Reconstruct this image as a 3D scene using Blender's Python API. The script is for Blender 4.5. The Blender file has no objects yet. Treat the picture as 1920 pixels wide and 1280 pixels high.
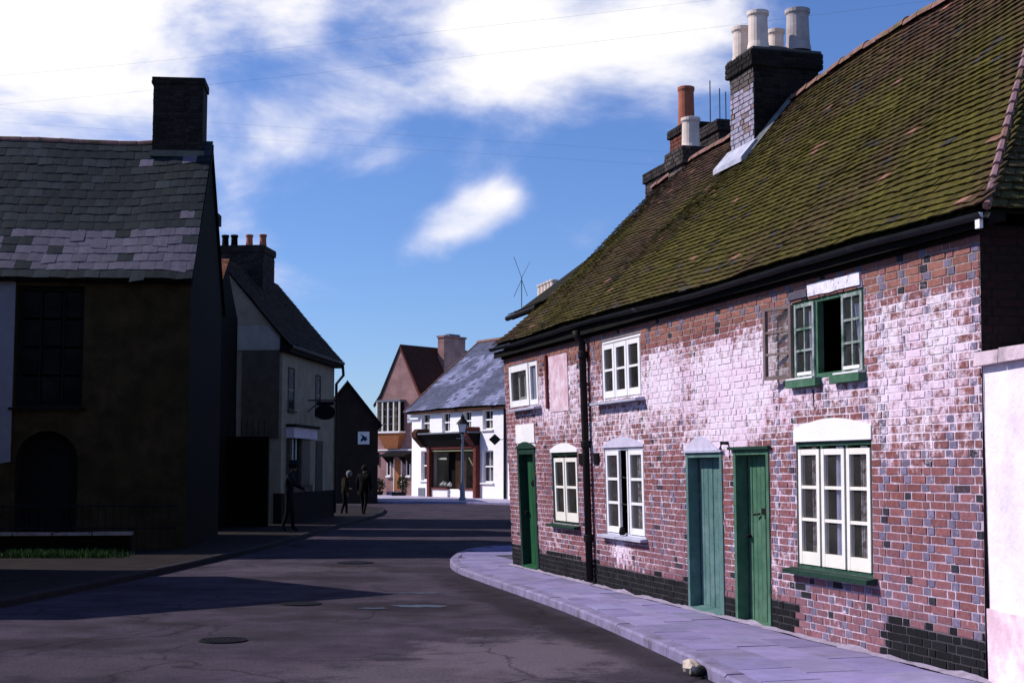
import bpy, bmesh, math, random
from mathutils import Vector, noise as mnoise
random.seed(11)
S = bpy.context.scene
COL = S.collection
R = math.radians

# ---------------------------------------------------------------- camera, sky, sun, exposure
CAM_Z = 1.72
PITCH = R(5.08)
cam_d = bpy.data.cameras.new('camera'); cam = bpy.data.objects.new('camera', cam_d); COL.objects.link(cam)
cam.location = (0, 0, CAM_Z); cam.rotation_euler = (R(90) + PITCH, 0, 0)
cam_d.sensor_width = 36; cam_d.lens = 50; cam_d.clip_end = 3000; cam_d.clip_start = 0.1
S.camera = cam
SUN_EL = R(40)
SUN_AZ = Vector((-0.985, 0.17, 0)).normalized()
SUN_DIR = Vector((SUN_AZ.x * math.cos(SUN_EL), SUN_AZ.y * math.cos(SUN_EL), math.sin(SUN_EL)))
sl = bpy.data.lights.new('sun', 'SUN'); so = bpy.data.objects.new('sun', sl); COL.objects.link(so)
sl.energy = 5.0; sl.angle = R(0.5); sl.color = (1.0, 0.93, 0.90)
so.rotation_euler = (-SUN_DIR).to_track_quat('-Z', 'Y').to_euler(); so.location = (-30, 10, 30)
S.view_settings.view_transform = 'Standard'; S.view_settings.look = 'None'
S.view_settings.exposure = 0.0; S.view_settings.gamma = 1.0; S.view_settings.use_curve_mapping = False
S.cycles.max_bounces = 5; S.cycles.transparent_max_bounces = 8
S.cycles.use_denoising = True


def make_world():
    w = bpy.data.worlds.new('World'); S.world = w; w.use_nodes = True
    nt = w.node_tree; nt.nodes.clear(); N = nt.nodes.new; L = nt.links.new
    out = N('ShaderNodeOutputWorld')
    sky = N('ShaderNodeTexSky'); sky.sky_type = 'NISHITA'; sky.sun_disc = False
    sky.sun_elevation = SUN_EL; sky.sun_rotation = math.atan2(SUN_AZ.x, SUN_AZ.y)
    sky.air_density = 1.0; sky.dust_density = 0.05; sky.ozone_density = 2.0; sky.altitude = 0
    b1 = N('ShaderNodeBackground'); b1.inputs[1].default_value = 0.097
    tint = N('ShaderNodeMix'); tint.data_type = 'RGBA'; tint.blend_type = 'MULTIPLY'; tint.inputs[0].default_value = 1.0
    tint.inputs[7].default_value = (0.70, 0.90, 1.38, 1)
    L(sky.outputs[0], tint.inputs[6]); L(tint.outputs[2], b1.inputs[0])
    tc = N('ShaderNodeTexCoord')
    mp = N('ShaderNodeMapping'); mp.inputs['Scale'].default_value = (1.0, 1.0, 1.9); mp.inputs['Rotation'].default_value = (0, R(-18), 0)
    L(tc.outputs['Generated'], mp.inputs[0])
    nz = N('ShaderNodeTexNoise'); nz.inputs['Scale'].default_value = 6.0; nz.inputs['Detail'].default_value = 12
    nz.inputs['Roughness'].default_value = 0.56; nz.inputs['Distortion'].default_value = 0.25
    L(mp.outputs[0], nz.inputs['Vector'])
    amp = N('ShaderNodeMath'); amp.operation = 'MULTIPLY_ADD'; amp.inputs[1].default_value = 1.55; amp.inputs[2].default_value = -.275
    L(nz.outputs['Fac'], amp.inputs[0]); acc = amp.outputs[0]

    def blob(px, py, rad, amp):
        nonlocal acc
        d = Vector(((px - 960) / 2667, 1.0, 0)) ; 
        x = (px - 960) / 2667; y = (640 - py) / 2667
        d = Vector((x, math.cos(PITCH) - y * math.sin(PITCH), math.sin(PITCH) + y * math.cos(PITCH))).normalized()
        vd = N('ShaderNodeVectorMath'); vd.operation = 'DISTANCE'; vd.inputs[1].default_value = d
        L(tc.outputs['Generated'], vd.inputs[0])
        mr = N('ShaderNodeMapRange'); mr.interpolation_type = 'SMOOTHSTEP'
        mr.inputs[1].default_value = 0; mr.inputs[2].default_value = rad / 2667
        mr.inputs[3].default_value = amp; mr.inputs[4].default_value = 0
        L(vd.outputs['Value'], mr.inputs[0])
        a = N('ShaderNodeMath'); a.operation = 'ADD'; L(acc, a.inputs[0]); L(mr.outputs[0], a.inputs[1]); acc = a.outputs[0]
    # cloud banks of this sky, each given by its direction
    for b in ((-80, 20, 560, .40), (330, -80, 470, .40), (100, 230, 330, .18), (560, 110, 260, .12),
              (880, 50, 240, .30), (1150, -20, 340, .36), (1340, 70, 260, .24), (1000, 130, 330, .14), (1420, 10, 160, .14),
              (560, 240, 130, .15), (665, 230, 150, .22), (520, 310, 150, .16), (450, 385, 160, .17),
              (955, 372, 80, .30), (905, 398, 95, .30), (850, 430, 100, .36), (795, 458, 100, .36), (740, 470, 80, .16), (1080, 440, 100, .12),
              (1620, 60, 330, -.14), (700, 580, 320, -.12), (1120, 300, 170, -.10), (645, 50, 70, -.10), (690, 440, 100, -.10), (830, 285, 120, -.20), (980, 265, 140, -.16), (1090, 330, 130, -.14), (1050, 620, 300, -.10)):
        blob(*b)
    den = N('ShaderNodeMapRange'); den.interpolation_type = 'SMOOTHSTEP'
    den.inputs[1].default_value = .50; den.inputs[2].default_value = .98
    L(acc, den.inputs[0])
    cc = N('ShaderNodeMix'); cc.data_type = 'RGBA'
    cc.inputs[6].default_value = (.62, .66, .95, 1); cc.inputs[7].default_value = (1.0, .985, 1.0, 1)
    L(den.outputs[0], cc.inputs[0])
    b2 = N('ShaderNodeBackground'); b2.inputs[1].default_value = 1.05
    L(cc.outputs[2], b2.inputs[0])
    ms = N('ShaderNodeMixShader'); L(den.outputs[0], ms.inputs[0]); L(b1.outputs[0], ms.inputs[1]); L(b2.outputs[0], ms.inputs[2])
    L(ms.outputs[0], out.inputs[0])


make_world()

# ---------------------------------------------------------------- helpers


class G:
    """collects geometry (world coordinates) for one mesh object"""
    def __init__(self): self.v = []; self.f = []; self.c = []; self.cur = None

    def add(self, vs, fs):
        n = len(self.v); self.v += [Vector(p) for p in vs]; self.f += [tuple(i + n for i in q) for q in fs]
        if self.cur is not None: self.c += [self.cur] * len(vs)
        return self

    def hexa(self, p):   # 8 points: bottom 4, top 4
        return self.add(p, [(3, 2, 1, 0), (4, 5, 6, 7), (0, 1, 5, 4), (1, 2, 6, 5), (2, 3, 7, 6), (3, 0, 4, 7)])

    def obox(self, o, a, b, c):
        o, a, b, c = map(Vector, (o, a, b, c))
        return self.hexa([o, o + a, o + a + b, o + b, o + c, o + a + c, o + a + b + c, o + b + c])

    def cbox(self, c, s):
        c = Vector(c); s = Vector(s)
        return self.obox(c - s / 2, (s.x, 0, 0), (0, s.y, 0), (0, 0, s.z))

    def quad(self, *p): return self.add(p, [tuple(range(len(p)))])

    def prism(self, poly, vec):
        n = len(poly); vec = Vector(vec); poly = [Vector(p) for p in poly]
        fs = [tuple(range(n))[::-1], tuple(range(n, 2 * n))] + [(i, (i + 1) % n, n + (i + 1) % n, n + i) for i in range(n)]
        return self.add(poly + [p + vec for p in poly], fs)

    def lathe(self, c, prof, n=16, caps=True):
        c = Vector(c); vs = []; fs = []
        for r, z in prof:
            for i in range(n):
                a = 2 * math.pi * i / n; vs.append(c + Vector((r * math.cos(a), r * math.sin(a), z)))
        for k in range(len(prof) - 1):
            for i in range(n):
                j = (i + 1) % n; fs.append((k * n + i, k * n + j, (k + 1) * n + j, (k + 1) * n + i))
        if caps:
            fs.append(tuple(range(n))[::-1]); m = (len(prof) - 1) * n; fs.append(tuple(range(m, m + n)))
        return self.add(vs, fs)

    def tube(self, pts, r, n=8, caps=True):
        pts = [Vector(p) for p in pts]; vs = []; fs = []
        for k, p in enumerate(pts):
            t = (pts[min(k + 1, len(pts) - 1)] - pts[max(k - 1, 0)]).normalized()
            ref = Vector((0, 0, 1)) if abs(t.z) < .95 else Vector((1, 0, 0))
            a = t.cross(ref).normalized(); b = t.cross(a)
            rr = r[k] if isinstance(r, (list, tuple)) else r
            for i in range(n):
                w = 2 * math.pi * i / n; vs.append(p + a * (rr * math.cos(w)) + b * (rr * math.sin(w)))
        for k in range(len(pts) - 1):
            for i in range(n):
                j = (i + 1) % n; fs.append((k * n + i, k * n + j, (k + 1) * n + j, (k + 1) * n + i))
        if caps:
            fs.append(tuple(range(n))[::-1]); m = (len(pts) - 1) * n; fs.append(tuple(range(m, m + n)))
        return self.add(vs, fs)


LOC = {}


def part(name, g, mat, parent=None, smooth=False, kind=None, label=None, cat=None, group=None):
    me = bpy.data.meshes.new(name)
    if parent is None and cat: c = Vector((sum(p.x for p in g.v) / len(g.v), sum(p.y for p in g.v) / len(g.v), min(p.z for p in g.v)))
    elif kind: c = Vector((0, 0, 0))
    else: c = sum(g.v, Vector()) / len(g.v)
    me.from_pydata([p - c for p in g.v], [], g.f)
    if g.c:
        at = me.attributes.new('col', 'FLOAT_COLOR', 'POINT')
        at.data.foreach_set('color', [x for q in g.c for x in q])
    if smooth: me.polygons.foreach_set('use_smooth', [True] * len(me.polygons))
    if name == 'pane':
        b_ = bmesh.new(); b_.from_mesh(me); bmesh.ops.recalc_face_normals(b_, faces=b_.faces); b_.to_mesh(me); b_.free()
    me.materials.append(mat); me.update()
    o = bpy.data.objects.new(name, me); COL.objects.link(o)
    LOC[o.name] = c
    if parent is not None:
        o.parent = parent; o.location = c - LOC[parent.name]
    else: o.location = c
    if kind: o['kind'] = kind
    if label: o['label'] = label
    if cat: o['category'] = cat
    if group: o['group'] = group
    return o


def root(name, loc, label, cat, group=None):
    o = bpy.data.objects.new(name, None); COL.objects.link(o); o.empty_display_size = .3
    o.location = loc; LOC[o.name] = Vector(loc); o['label'] = label; o['category'] = cat
    if group: o['group'] = group
    return o


# ---------------------------------------------------------------- materials
MATS = {}


def M(name, col=None, rough=.85, var=.22, scale=5, bump=.25, bscale=45, spec=.06, col2=None, s2=1.3, t2=.52, w2=.12, metal=0, attr=False, wash=None, wlo=.70, whi=.80, emit=0):
    if name in MATS: return MATS[name]
    m = bpy.data.materials.new(name); MATS[name] = m; m.use_nodes = True
    nt = m.node_tree; N = nt.nodes.new; L = nt.links.new
    bs = nt.nodes['Principled BSDF']; bs.inputs['Roughness'].default_value = rough; bs.inputs['Metallic'].default_value = metal
    bs.inputs['Specular IOR Level'].default_value = spec
    geo = N('ShaderNodeNewGeometry'); pos = geo.outputs['Position']

    def noise(sc, det=6, ro=.6):
        n = N('ShaderNodeTexNoise'); n.inputs['Scale'].default_value = sc; n.inputs['Detail'].default_value = det
        n.inputs['Roughness'].default_value = ro; L(pos, n.inputs['Vector']); return n.outputs['Fac']

    def mr(src, a, b, c, d, sm=True):
        q = N('ShaderNodeMapRange'); q.interpolation_type = 'SMOOTHSTEP' if sm else 'LINEAR'
        for i, x in enumerate((a, b, c, d)): q.inputs[i + 1].default_value = x
        L(src, q.inputs[0]); return q.outputs[0]

    def mix(f, a, b, mode='MIX'):
        q = N('ShaderNodeMix'); q.data_type = 'RGBA'; q.blend_type = mode
        for i, x in ((0, f), (6, a), (7, b)):
            if hasattr(x, 'links'): L(x, q.inputs[i])
            else: q.inputs[i].default_value = x if i == 0 else (*x[:3], 1)
        return q.outputs[2]
    if attr:
        at = N('ShaderNodeAttribute'); at.attribute_name = 'col'; base = at.outputs['Color']
    else: base = mix(0.0, col, col)
    if col2: base = mix(mr(noise(s2, 7), t2 - w2, t2 + w2, 0, 1), base, col2)
    f = mr(noise(scale, 8, .65), .28, .72, 1 - var, 1 + var, False)
    cb = N('ShaderNodeCombineColor')
    for i in range(3): L(f, cb.inputs[i])
    base = mix(1.0, base, cb.outputs[0], 'MULTIPLY')
    if wash:
        a = N('ShaderNodeMath'); a.operation = 'ADD'; L(noise(11, 10, .72), a.inputs[0])
        L(at.outputs['Alpha'], a.inputs[1])
        wv = mix(mr(noise(2.3), .35, .65, 0, 1), wash, tuple(x * y for x, y in zip(wash, (.95, .84, .90))))
        base = mix(mr(a.outputs[0], wlo, whi, 0, 1), base, wv)
    L(base, bs.inputs['Base Color'])
    if bump:
        bm = N('ShaderNodeBump'); bm.inputs['Strength'].default_value = bump; bm.inputs['Distance'].default_value = .02
        L(noise(bscale, 6), bm.inputs['Height']); L(bm.outputs[0], bs.inputs['Normal'])
    if emit:
        bs.inputs['Emission Strength'].default_value = emit; L(base, bs.inputs['Emission Color'])
    return m


def brick_mat(name, c1, c2, mortar, sc=1.0, axis_u=(1, 0, 0)):
    """far brickwork, too small to pick apart"""
    m = bpy.data.materials.new(name); m.use_nodes = True; nt = m.node_tree; N = nt.nodes.new; L = nt.links.new
    bs = nt.nodes['Principled BSDF']; bs.inputs['Roughness'].default_value = .9; bs.inputs['Specular IOR Level'].default_value = .15
    geo = N('ShaderNodeNewGeometry')
    d = N('ShaderNodeVectorMath'); d.operation = 'DOT_PRODUCT'; d.inputs[1].default_value = axis_u; L(geo.outputs['Position'], d.inputs[0])
    sp = N('ShaderNodeSeparateXYZ'); L(geo.outputs['Position'], sp.inputs[0])
    cb = N('ShaderNodeCombineXYZ'); L(d.outputs['Value'], cb.inputs[0]); L(sp.outputs[2], cb.inputs[1])
    b = N('ShaderNodeTexBrick'); b.inputs['Scale'].default_value = 1
    b.inputs['Brick Width'].default_value = .225 * sc; b.inputs['Row Height'].default_value = .075 * sc; b.inputs['Mortar Size'].default_value = .009 * sc
    b.inputs['Color1'].default_value = (*c1, 1); b.inputs['Color2'].default_value = (*c2, 1); b.inputs['Mortar'].default_value = (*mortar, 1)
    L(cb.outputs[0], b.inputs['Vector'])
    n = N('ShaderNodeTexNoise'); n.inputs['Scale'].default_value = 1.5; n.inputs['Detail'].default_value = 6; L(geo.outputs['Position'], n.inputs['Vector'])
    r = N('ShaderNodeMapRange'); r.inputs[1].default_value = .3; r.inputs[2].default_value = .7; r.inputs[3].default_value = .75; r.inputs[4].default_value = 1.25
    L(n.outputs['Fac'], r.inputs[0])
    mx = N('ShaderNodeMix'); mx.data_type = 'RGBA'; mx.blend_type = 'MULTIPLY'; mx.inputs[0].default_value = 1
    L(b.outputs['Color'], mx.inputs[6]); L(r.outputs[0], mx.inputs[7]); L(mx.outputs[2], bs.inputs['Base Color'])
    return m


def glass_mat(name, gloss, dust):
    m = bpy.data.materials.new(name); m.use_nodes = True; nt = m.node_tree; nt.nodes.clear(); N = nt.nodes.new; L = nt.links.new
    out = N('ShaderNodeOutputMaterial'); tr = N('ShaderNodeBsdfTransparent'); tr.inputs[0].default_value = (.86, .87, .85, 1)
    gl = N('ShaderNodeBsdfGlossy'); gl.inputs['Roughness'].default_value = .06; gl.inputs['Color'].default_value = (gloss, gloss, gloss, 1)
    df = N('ShaderNodeBsdfDiffuse'); df.inputs[0].default_value = (.42, .38, .37, 1)  # diffuse dust film, mixed in to imitate the panes' grey reflection
    fr = N('ShaderNodeFresnel'); fr.inputs[0].default_value = 1.5
    nz_ = N('ShaderNodeTexNoise'); nz_.inputs['Scale'].default_value = 3; nz_.inputs['Detail'].default_value = 6; geo = N('ShaderNodeNewGeometry'); L(geo.outputs['Position'], nz_.inputs['Vector'])
    bp = N('ShaderNodeBump'); bp.inputs['Strength'].default_value = .12; L(nz_.outputs['Fac'], bp.inputs['Height']); L(bp.outputs[0], gl.inputs['Normal'])
    mr = N('ShaderNodeMapRange'); mr.inputs[1].default_value = .3; mr.inputs[2].default_value = .7; mr.inputs[3].default_value = dust * .5; mr.inputs[4].default_value = dust * 1.5; L(nz_.outputs['Fac'], mr.inputs[0])
    m0 = N('ShaderNodeMixShader'); L(mr.outputs[0], m0.inputs[0]); L(tr.outputs[0], m0.inputs[1]); L(df.outputs[0], m0.inputs[2])
    inv = N('ShaderNodeMath'); inv.operation = 'SUBTRACT'; inv.inputs[0].default_value = 1; L(geo.outputs['Backfacing'], inv.inputs[1])
    ff = N('ShaderNodeMath'); ff.operation = 'MULTIPLY'; L(fr.outputs[0], ff.inputs[0]); L(inv.outputs[0], ff.inputs[1])   # a pane reflects once, at its outer face
    ms = N('ShaderNodeMixShader'); L(ff.outputs[0], ms.inputs[0]); L(m0.outputs[0], ms.inputs[1]); L(gl.outputs[0], ms.inputs[2]); L(ms.outputs[0], out.inputs[0])
    return m


GLASS_FAR = glass_mat('shop_glass', .05, .02)
GLASS = glass_mat('window_glass', .30, .045)
m_road = M('asphalt', (.054, .042, .057), rough=.92, var=.42, scale=1.6, bump=.5, bscale=70, spec=.04, col2=(.034, .028, .034), s2=.55, t2=.56, w2=.14)
m_wet = M('wet_asphalt', (.009, .008, .010), rough=.3, var=.3, bump=.2, spec=.22)
m_patch = M('asphalt_repair', (.026, .023, .027), rough=.8, var=.35, scale=4, bump=.5, bscale=60)
m_dust = M('dusty_asphalt', (.115, .095, .11), rough=.95, var=.5, scale=3.5, bump=.5, bscale=60, col2=(.055, .047, .057), s2=1.6, t2=.5)
m_iron = M('cast_iron', (.012, .011, .012), rough=.6, bump=.3, bscale=90)
m_flag = M('flagstone', attr=True, spec=.15, rough=.85, var=.2, scale=3.5, bump=.22, bscale=60, col2=(.20, .17, .25), s2=2.2, t2=.64, w2=.1)
m_joint = M('pavement_bed', (.10, .085, .11), var=.3, bump=.4)
m_kerb = M('kerb_stone', (.22, .19, .30), var=.3, scale=5, bump=.4, bscale=50, col2=(.14, .12, .16), s2=3, t2=.6)
m_dirt = M('dirt', (.06, .055, .05), var=.4, bump=.5)
m_grass = M('grass_blades', (.035, .075, .02), rough=.8, var=.5, scale=3, bump=0)
m_brick = M('old_brick', attr=True, var=.3, scale=22, bump=.5, bscale=60, spec=.15, wash=(.80, .69, .77), wlo=.62, whi=.88)
m_mortar = M('lime_mortar', attr=True, var=.15, scale=12, bump=.5, bscale=70, spec=.1, wash=(.80, .70, .77), wlo=.54, whi=.80)
m_tile = M('mossy_tile', attr=True, var=.38, scale=16, bump=.7, bscale=38, rough=.95, spec=.12)
m_under = M('roof_underlay', (.018, .016, .010), bump=0)
m_ridge = M('ridge_clay', (.24, .13, .11), var=.4, scale=9, bump=.4, col2=(.12, .10, .05), s2=4, t2=.58)
m_soffit = M('tarred_timber', (.011, .010, .009), var=.3, bump=.3, bscale=30)
m_gutter = M('gutter_iron', (.022, .022, .027), var=.4, scale=4, rough=.55, bump=.3, col2=(.12, .13, .17), s2=1.7, t2=.68, w2=.05)
m_pipe = M('pipe_iron', (.02, .017, .017), var=.4, scale=9, rough=.5, bump=.3)
m_green = M('green_paint', (.030, .075, .052), var=.3, scale=9, rough=.6, bump=.25, col2=(.042, .095, .068), s2=3)
m_dgreen = M('dark_green_paint', (.018, .045, .032), var=.3, scale=9, rough=.6, bump=.25)
m_bgreen = M('bright_green_paint', (.020, .085, .038), var=.18, scale=6, rough=.5, bump=.12)
m_teal = M('faded_teal_paint', (.085, .165, .152), var=.25, scale=8, rough=.7, bump=.3, col2=(.12, .20, .19), s2=3.2)
m_sage = M('faded_green_paint', (.058, .138, .085), var=.28, scale=7, rough=.7, bump=.3, col2=(.09, .175, .115), s2=2.4)
m_white = M('white_paint', (.80, .78, .78), var=.07, scale=6, rough=.55, bump=.12)
m_cream = M('cream_paint', (.80, .76, .68), var=.08, scale=6, rough=.55, bump=.12)
m_offwhite = M('weathered_paint', (.62, .61, .68), var=.18, scale=8, rough=.65, bump=.25)
m_stonesill = M('grey_sill', (.42, .42, .52), var=.25, scale=9, bump=.3)
m_limew = M('limewash', (.82, .80, .79), var=.08, scale=3, bump=.25, bscale=30)
m_lilac = M('grey_render', (.55, .50, .62), var=.15, scale=6, bump=.3)
m_pinkw = M('rendered_wall_paint', (.80, .72, .76), var=.12, scale=2.5, bump=.6, bscale=14, col2=(.68, .56, .64), s2=1.6, t2=.58)
m_pinkp = M('pink_plinth_paint', (.74, .52, .58), var=.18, scale=3, bump=.35, bscale=22, col2=(.83, .70, .74), s2=3)
m_brown = M('brown_timber', (.06, .028, .018), var=.3, scale=7, bump=.25)
m_dark = M('dark_interior', (.012, .011, .010), var=.2, bump=0)
m_curt = M('curtain_cloth', (.62, .62, .85), var=.2, scale=6, rough=.95, bump=.1)
m_lace = M('patterned_curtain', (.62, .58, .62), var=.5, scale=28, rough=.95, bump=.1, col2=(.20, .12, .14), s2=18)
m_pot_c = M('cream_chimney_pot', (.72, .60, .52), var=.24, scale=4, rough=.7, bump=.15)
m_pot_r = M('red_chimney_pot', (.36, .12, .075), var=.25, scale=5, rough=.8, bump=.2)
m_lead = M('lead_flashing', (.42, .42, .50), var=.3, scale=6, rough=.6, bump=.2)
m_soot = M('sooty_brick', attr=True, var=.35, scale=16, bump=.5, bscale=55, spec=.1)
m_sootm = M('sooty_mortar', (.035, .032, .03), var=.3, bump=.4)
m_slate = M('slate', attr=True, var=.25, scale=9, bump=.25, bscale=40, rough=.75, spec=.10)
m_ochre = M('shaded_ochre_render', (.036, .025, .011), var=.4, scale=2.2, bump=.4, bscale=20, col2=(.045, .030, .014), s2=1.1)  # ochre darkened so the front carries its shade in the colour
m_blackw = M('shade_dark_brick', (.006, .0045, .003), var=.4, scale=4, bump=.4)  # brick taken near black, the shade of these walls put into it
m_shadew = M('shaded_white_render', (.20, .19, .21), var=.14, scale=3, bump=.3, bscale=20)  # white render dulled in colour to stand in for its shade
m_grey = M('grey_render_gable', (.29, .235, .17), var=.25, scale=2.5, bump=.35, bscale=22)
m_greyd = M('dark_grey_boards', (.085, .07, .052), var=.3, scale=3, bump=.3)
m_plinth = M('dark_plinth', (.015, .011, .010), var=.35, bump=.3)
m_metal = M('grey_lamp_paint', (.16, .17, .20), var=.2, rough=.5, bump=.1)
m_black = M('black_paint', (.012, .012, .014), var=.3, rough=.5, bump=.1)
m_alu = M('aerial_metal', (.10, .10, .12), var=.1, rough=.45, bump=0, metal=.6)
m_leaf = M('shrub_leaf', (.022, .035, .014), var=.6, scale=8, bump=0)
m_orange = M('tan_timber', (.34, .13, .055), var=.25, scale=6, rough=.7, bump=.2)
m_red = M('maroon_timber', (.13, .035, .028), var=.3, scale=6, rough=.6, bump=.2)

# ---------------------------------------------------------------- frames of reference


class Frame:
    """facade frame: s along the wall, d outwards, z up"""
    def __init__(self, o, ux, uy, flip=False):
        self.o = Vector((o[0], o[1], 0)); self.u = Vector((ux, uy, 0)).normalized()
        self.n = Vector((self.u.y, -self.u.x, 0)) * (-1 if flip else 1)

    def P(self, s, d, z): return self.o + self.u * s + self.n * d + Vector((0, 0, z))


class RowFrame(Frame):
    """the old terrace leans: outwards at its far end, a little inwards at the near end"""
    def lean(self, s, z): return min(max(z, 0) / 3.4, 1.05) * (-.06 + .0165 * min(max(s, 0), 13.6))

    def P(self, s, d, z): return Frame.P(self, s, d + self.lean(s, z), z)


ROW = RowFrame((3.5975, 11.0035), -.26482, .9643, flip=True)
ROWF = Frame((3.5975, 11.0035), -.26482, .9643, flip=True)


def fb(g, fr, s0, s1, d0, d1, z0, z1):
    P = fr.P
    return g.hexa([P(s0, d0, z0), P(s1, d0, z0), P(s1, d1, z0), P(s0, d1, z0), P(s0, d0, z1), P(s1, d0, z1), P(s1, d1, z1), P(s0, d1, z1)])


def view_px(p):
    v = Vector(p) - Vector((0, 0, CAM_Z)); c = v.y * math.cos(PITCH) + v.z * math.sin(PITCH)
    if c < .1: return (-9999, -9999, 1)
    return (960 + 2667 * v.x / c, 640 - 2667 * (v.z * math.cos(PITCH) - v.y * math.sin(PITCH)) / c, c)


def in_view(p, mg=10):
    x, y, c = view_px(p); return -mg < x < 1920 + mg and -mg < y < 1280 + mg


def pieces(name, gs, mat, parent, limit=300):
    """the nearest visible ones each an object of its own, the rest joined"""
    order = []
    for g in gs:
        c = sum(g.v, Vector()) / len(g.v); order.append(((0 if in_view(c) else 1), (c - Vector((0, 0, CAM_Z))).length, g))
    order.sort(key=lambda t: (t[0], t[1]))
    for t in order[:limit]: part(name, t[2], mat, parent)
    rest = G()
    for t in order[limit:]:
        rest.add(t[2].v, t[2].f); rest.c += t[2].c
    if rest.v: part(name, rest, mat, parent, kind='stuff')


def clampf(x, a=0., b=1.): return max(a, min(b, x))


def lerp3(a, b, t): return tuple(x + (y - x) * t for x, y in zip(a, b))


def nz(x, y, z=0.): return mnoise.noise(Vector((x, y, z)))


# ---------------------------------------------------------------- ground, road, pavements
g = G(); g.quad((-900, -200, -.06), (900, -200, -.06), (900, 1500, -.06), (-900, 1500, -.06)); part('ground', g, m_dirt, kind='structure')
g = G()
nx, ny = 44, 70
xs = [-45 + 90 * i / nx for i in range(nx + 1)]; ys = [-6 + 126 * (j / ny) ** 1.3 for j in range(ny + 1)]
for j in range(ny):
    for i in range(nx): pass
vs = [(x, y, .012 * nz(x * .35, y * .25)) for y in ys for x in xs]
g.add(vs, [(j * (nx + 1) + i, j * (nx + 1) + i + 1, (j + 1) * (nx + 1) + i + 1, (j + 1) * (nx + 1) + i) for j in range(ny) for i in range(nx)])
part('road', g, m_road, kind='structure', smooth=True)


def road_z(x, y): return .012 * nz(x * .35, y * .25)


def patch(name, cx, cy, rx, ry, mat, seed=0, z=.008, rag=.35, n=40, kind='structure', rot=0.):
    g = G(); pts = []
    for i in range(n):
        a = 2 * math.pi * i / n
        r = 1 + rag * nz(math.cos(a) * 1.5 + seed * 3.1, math.sin(a) * 1.5 + seed, seed) + rag * .5 * nz(math.cos(a) * 4 + seed, math.sin(a) * 4, 7)
        px, py = rx * r * math.cos(a), ry * r * math.sin(a)
        pts.append((cx + px * math.cos(rot) - py * math.sin(rot), cy + px * math.sin(rot) + py * math.cos(rot)))
    rings = [(t, [(cx + (x - cx) * t, cy + (y - cy) * t) for x, y in pts]) for t in (.4, .75, 1.0)]
    vs = [(cx, cy, road_z(cx, cy) + z)]; fs = []
    for t, rg in rings: vs += [(x, y, road_z(x, y) + z) for x, y in rg]
    for i in range(n):
        j = (i + 1) % n; fs.append((0, 1 + i, 1 + j))
        for k in range(2): fs.append((1 + k * n + i, 1 + (k + 1) * n + i, 1 + (k + 1) * n + j, 1 + k * n + j))
    g.add(vs, fs); return part(name, g, mat, kind=kind, smooth=True)




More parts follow.
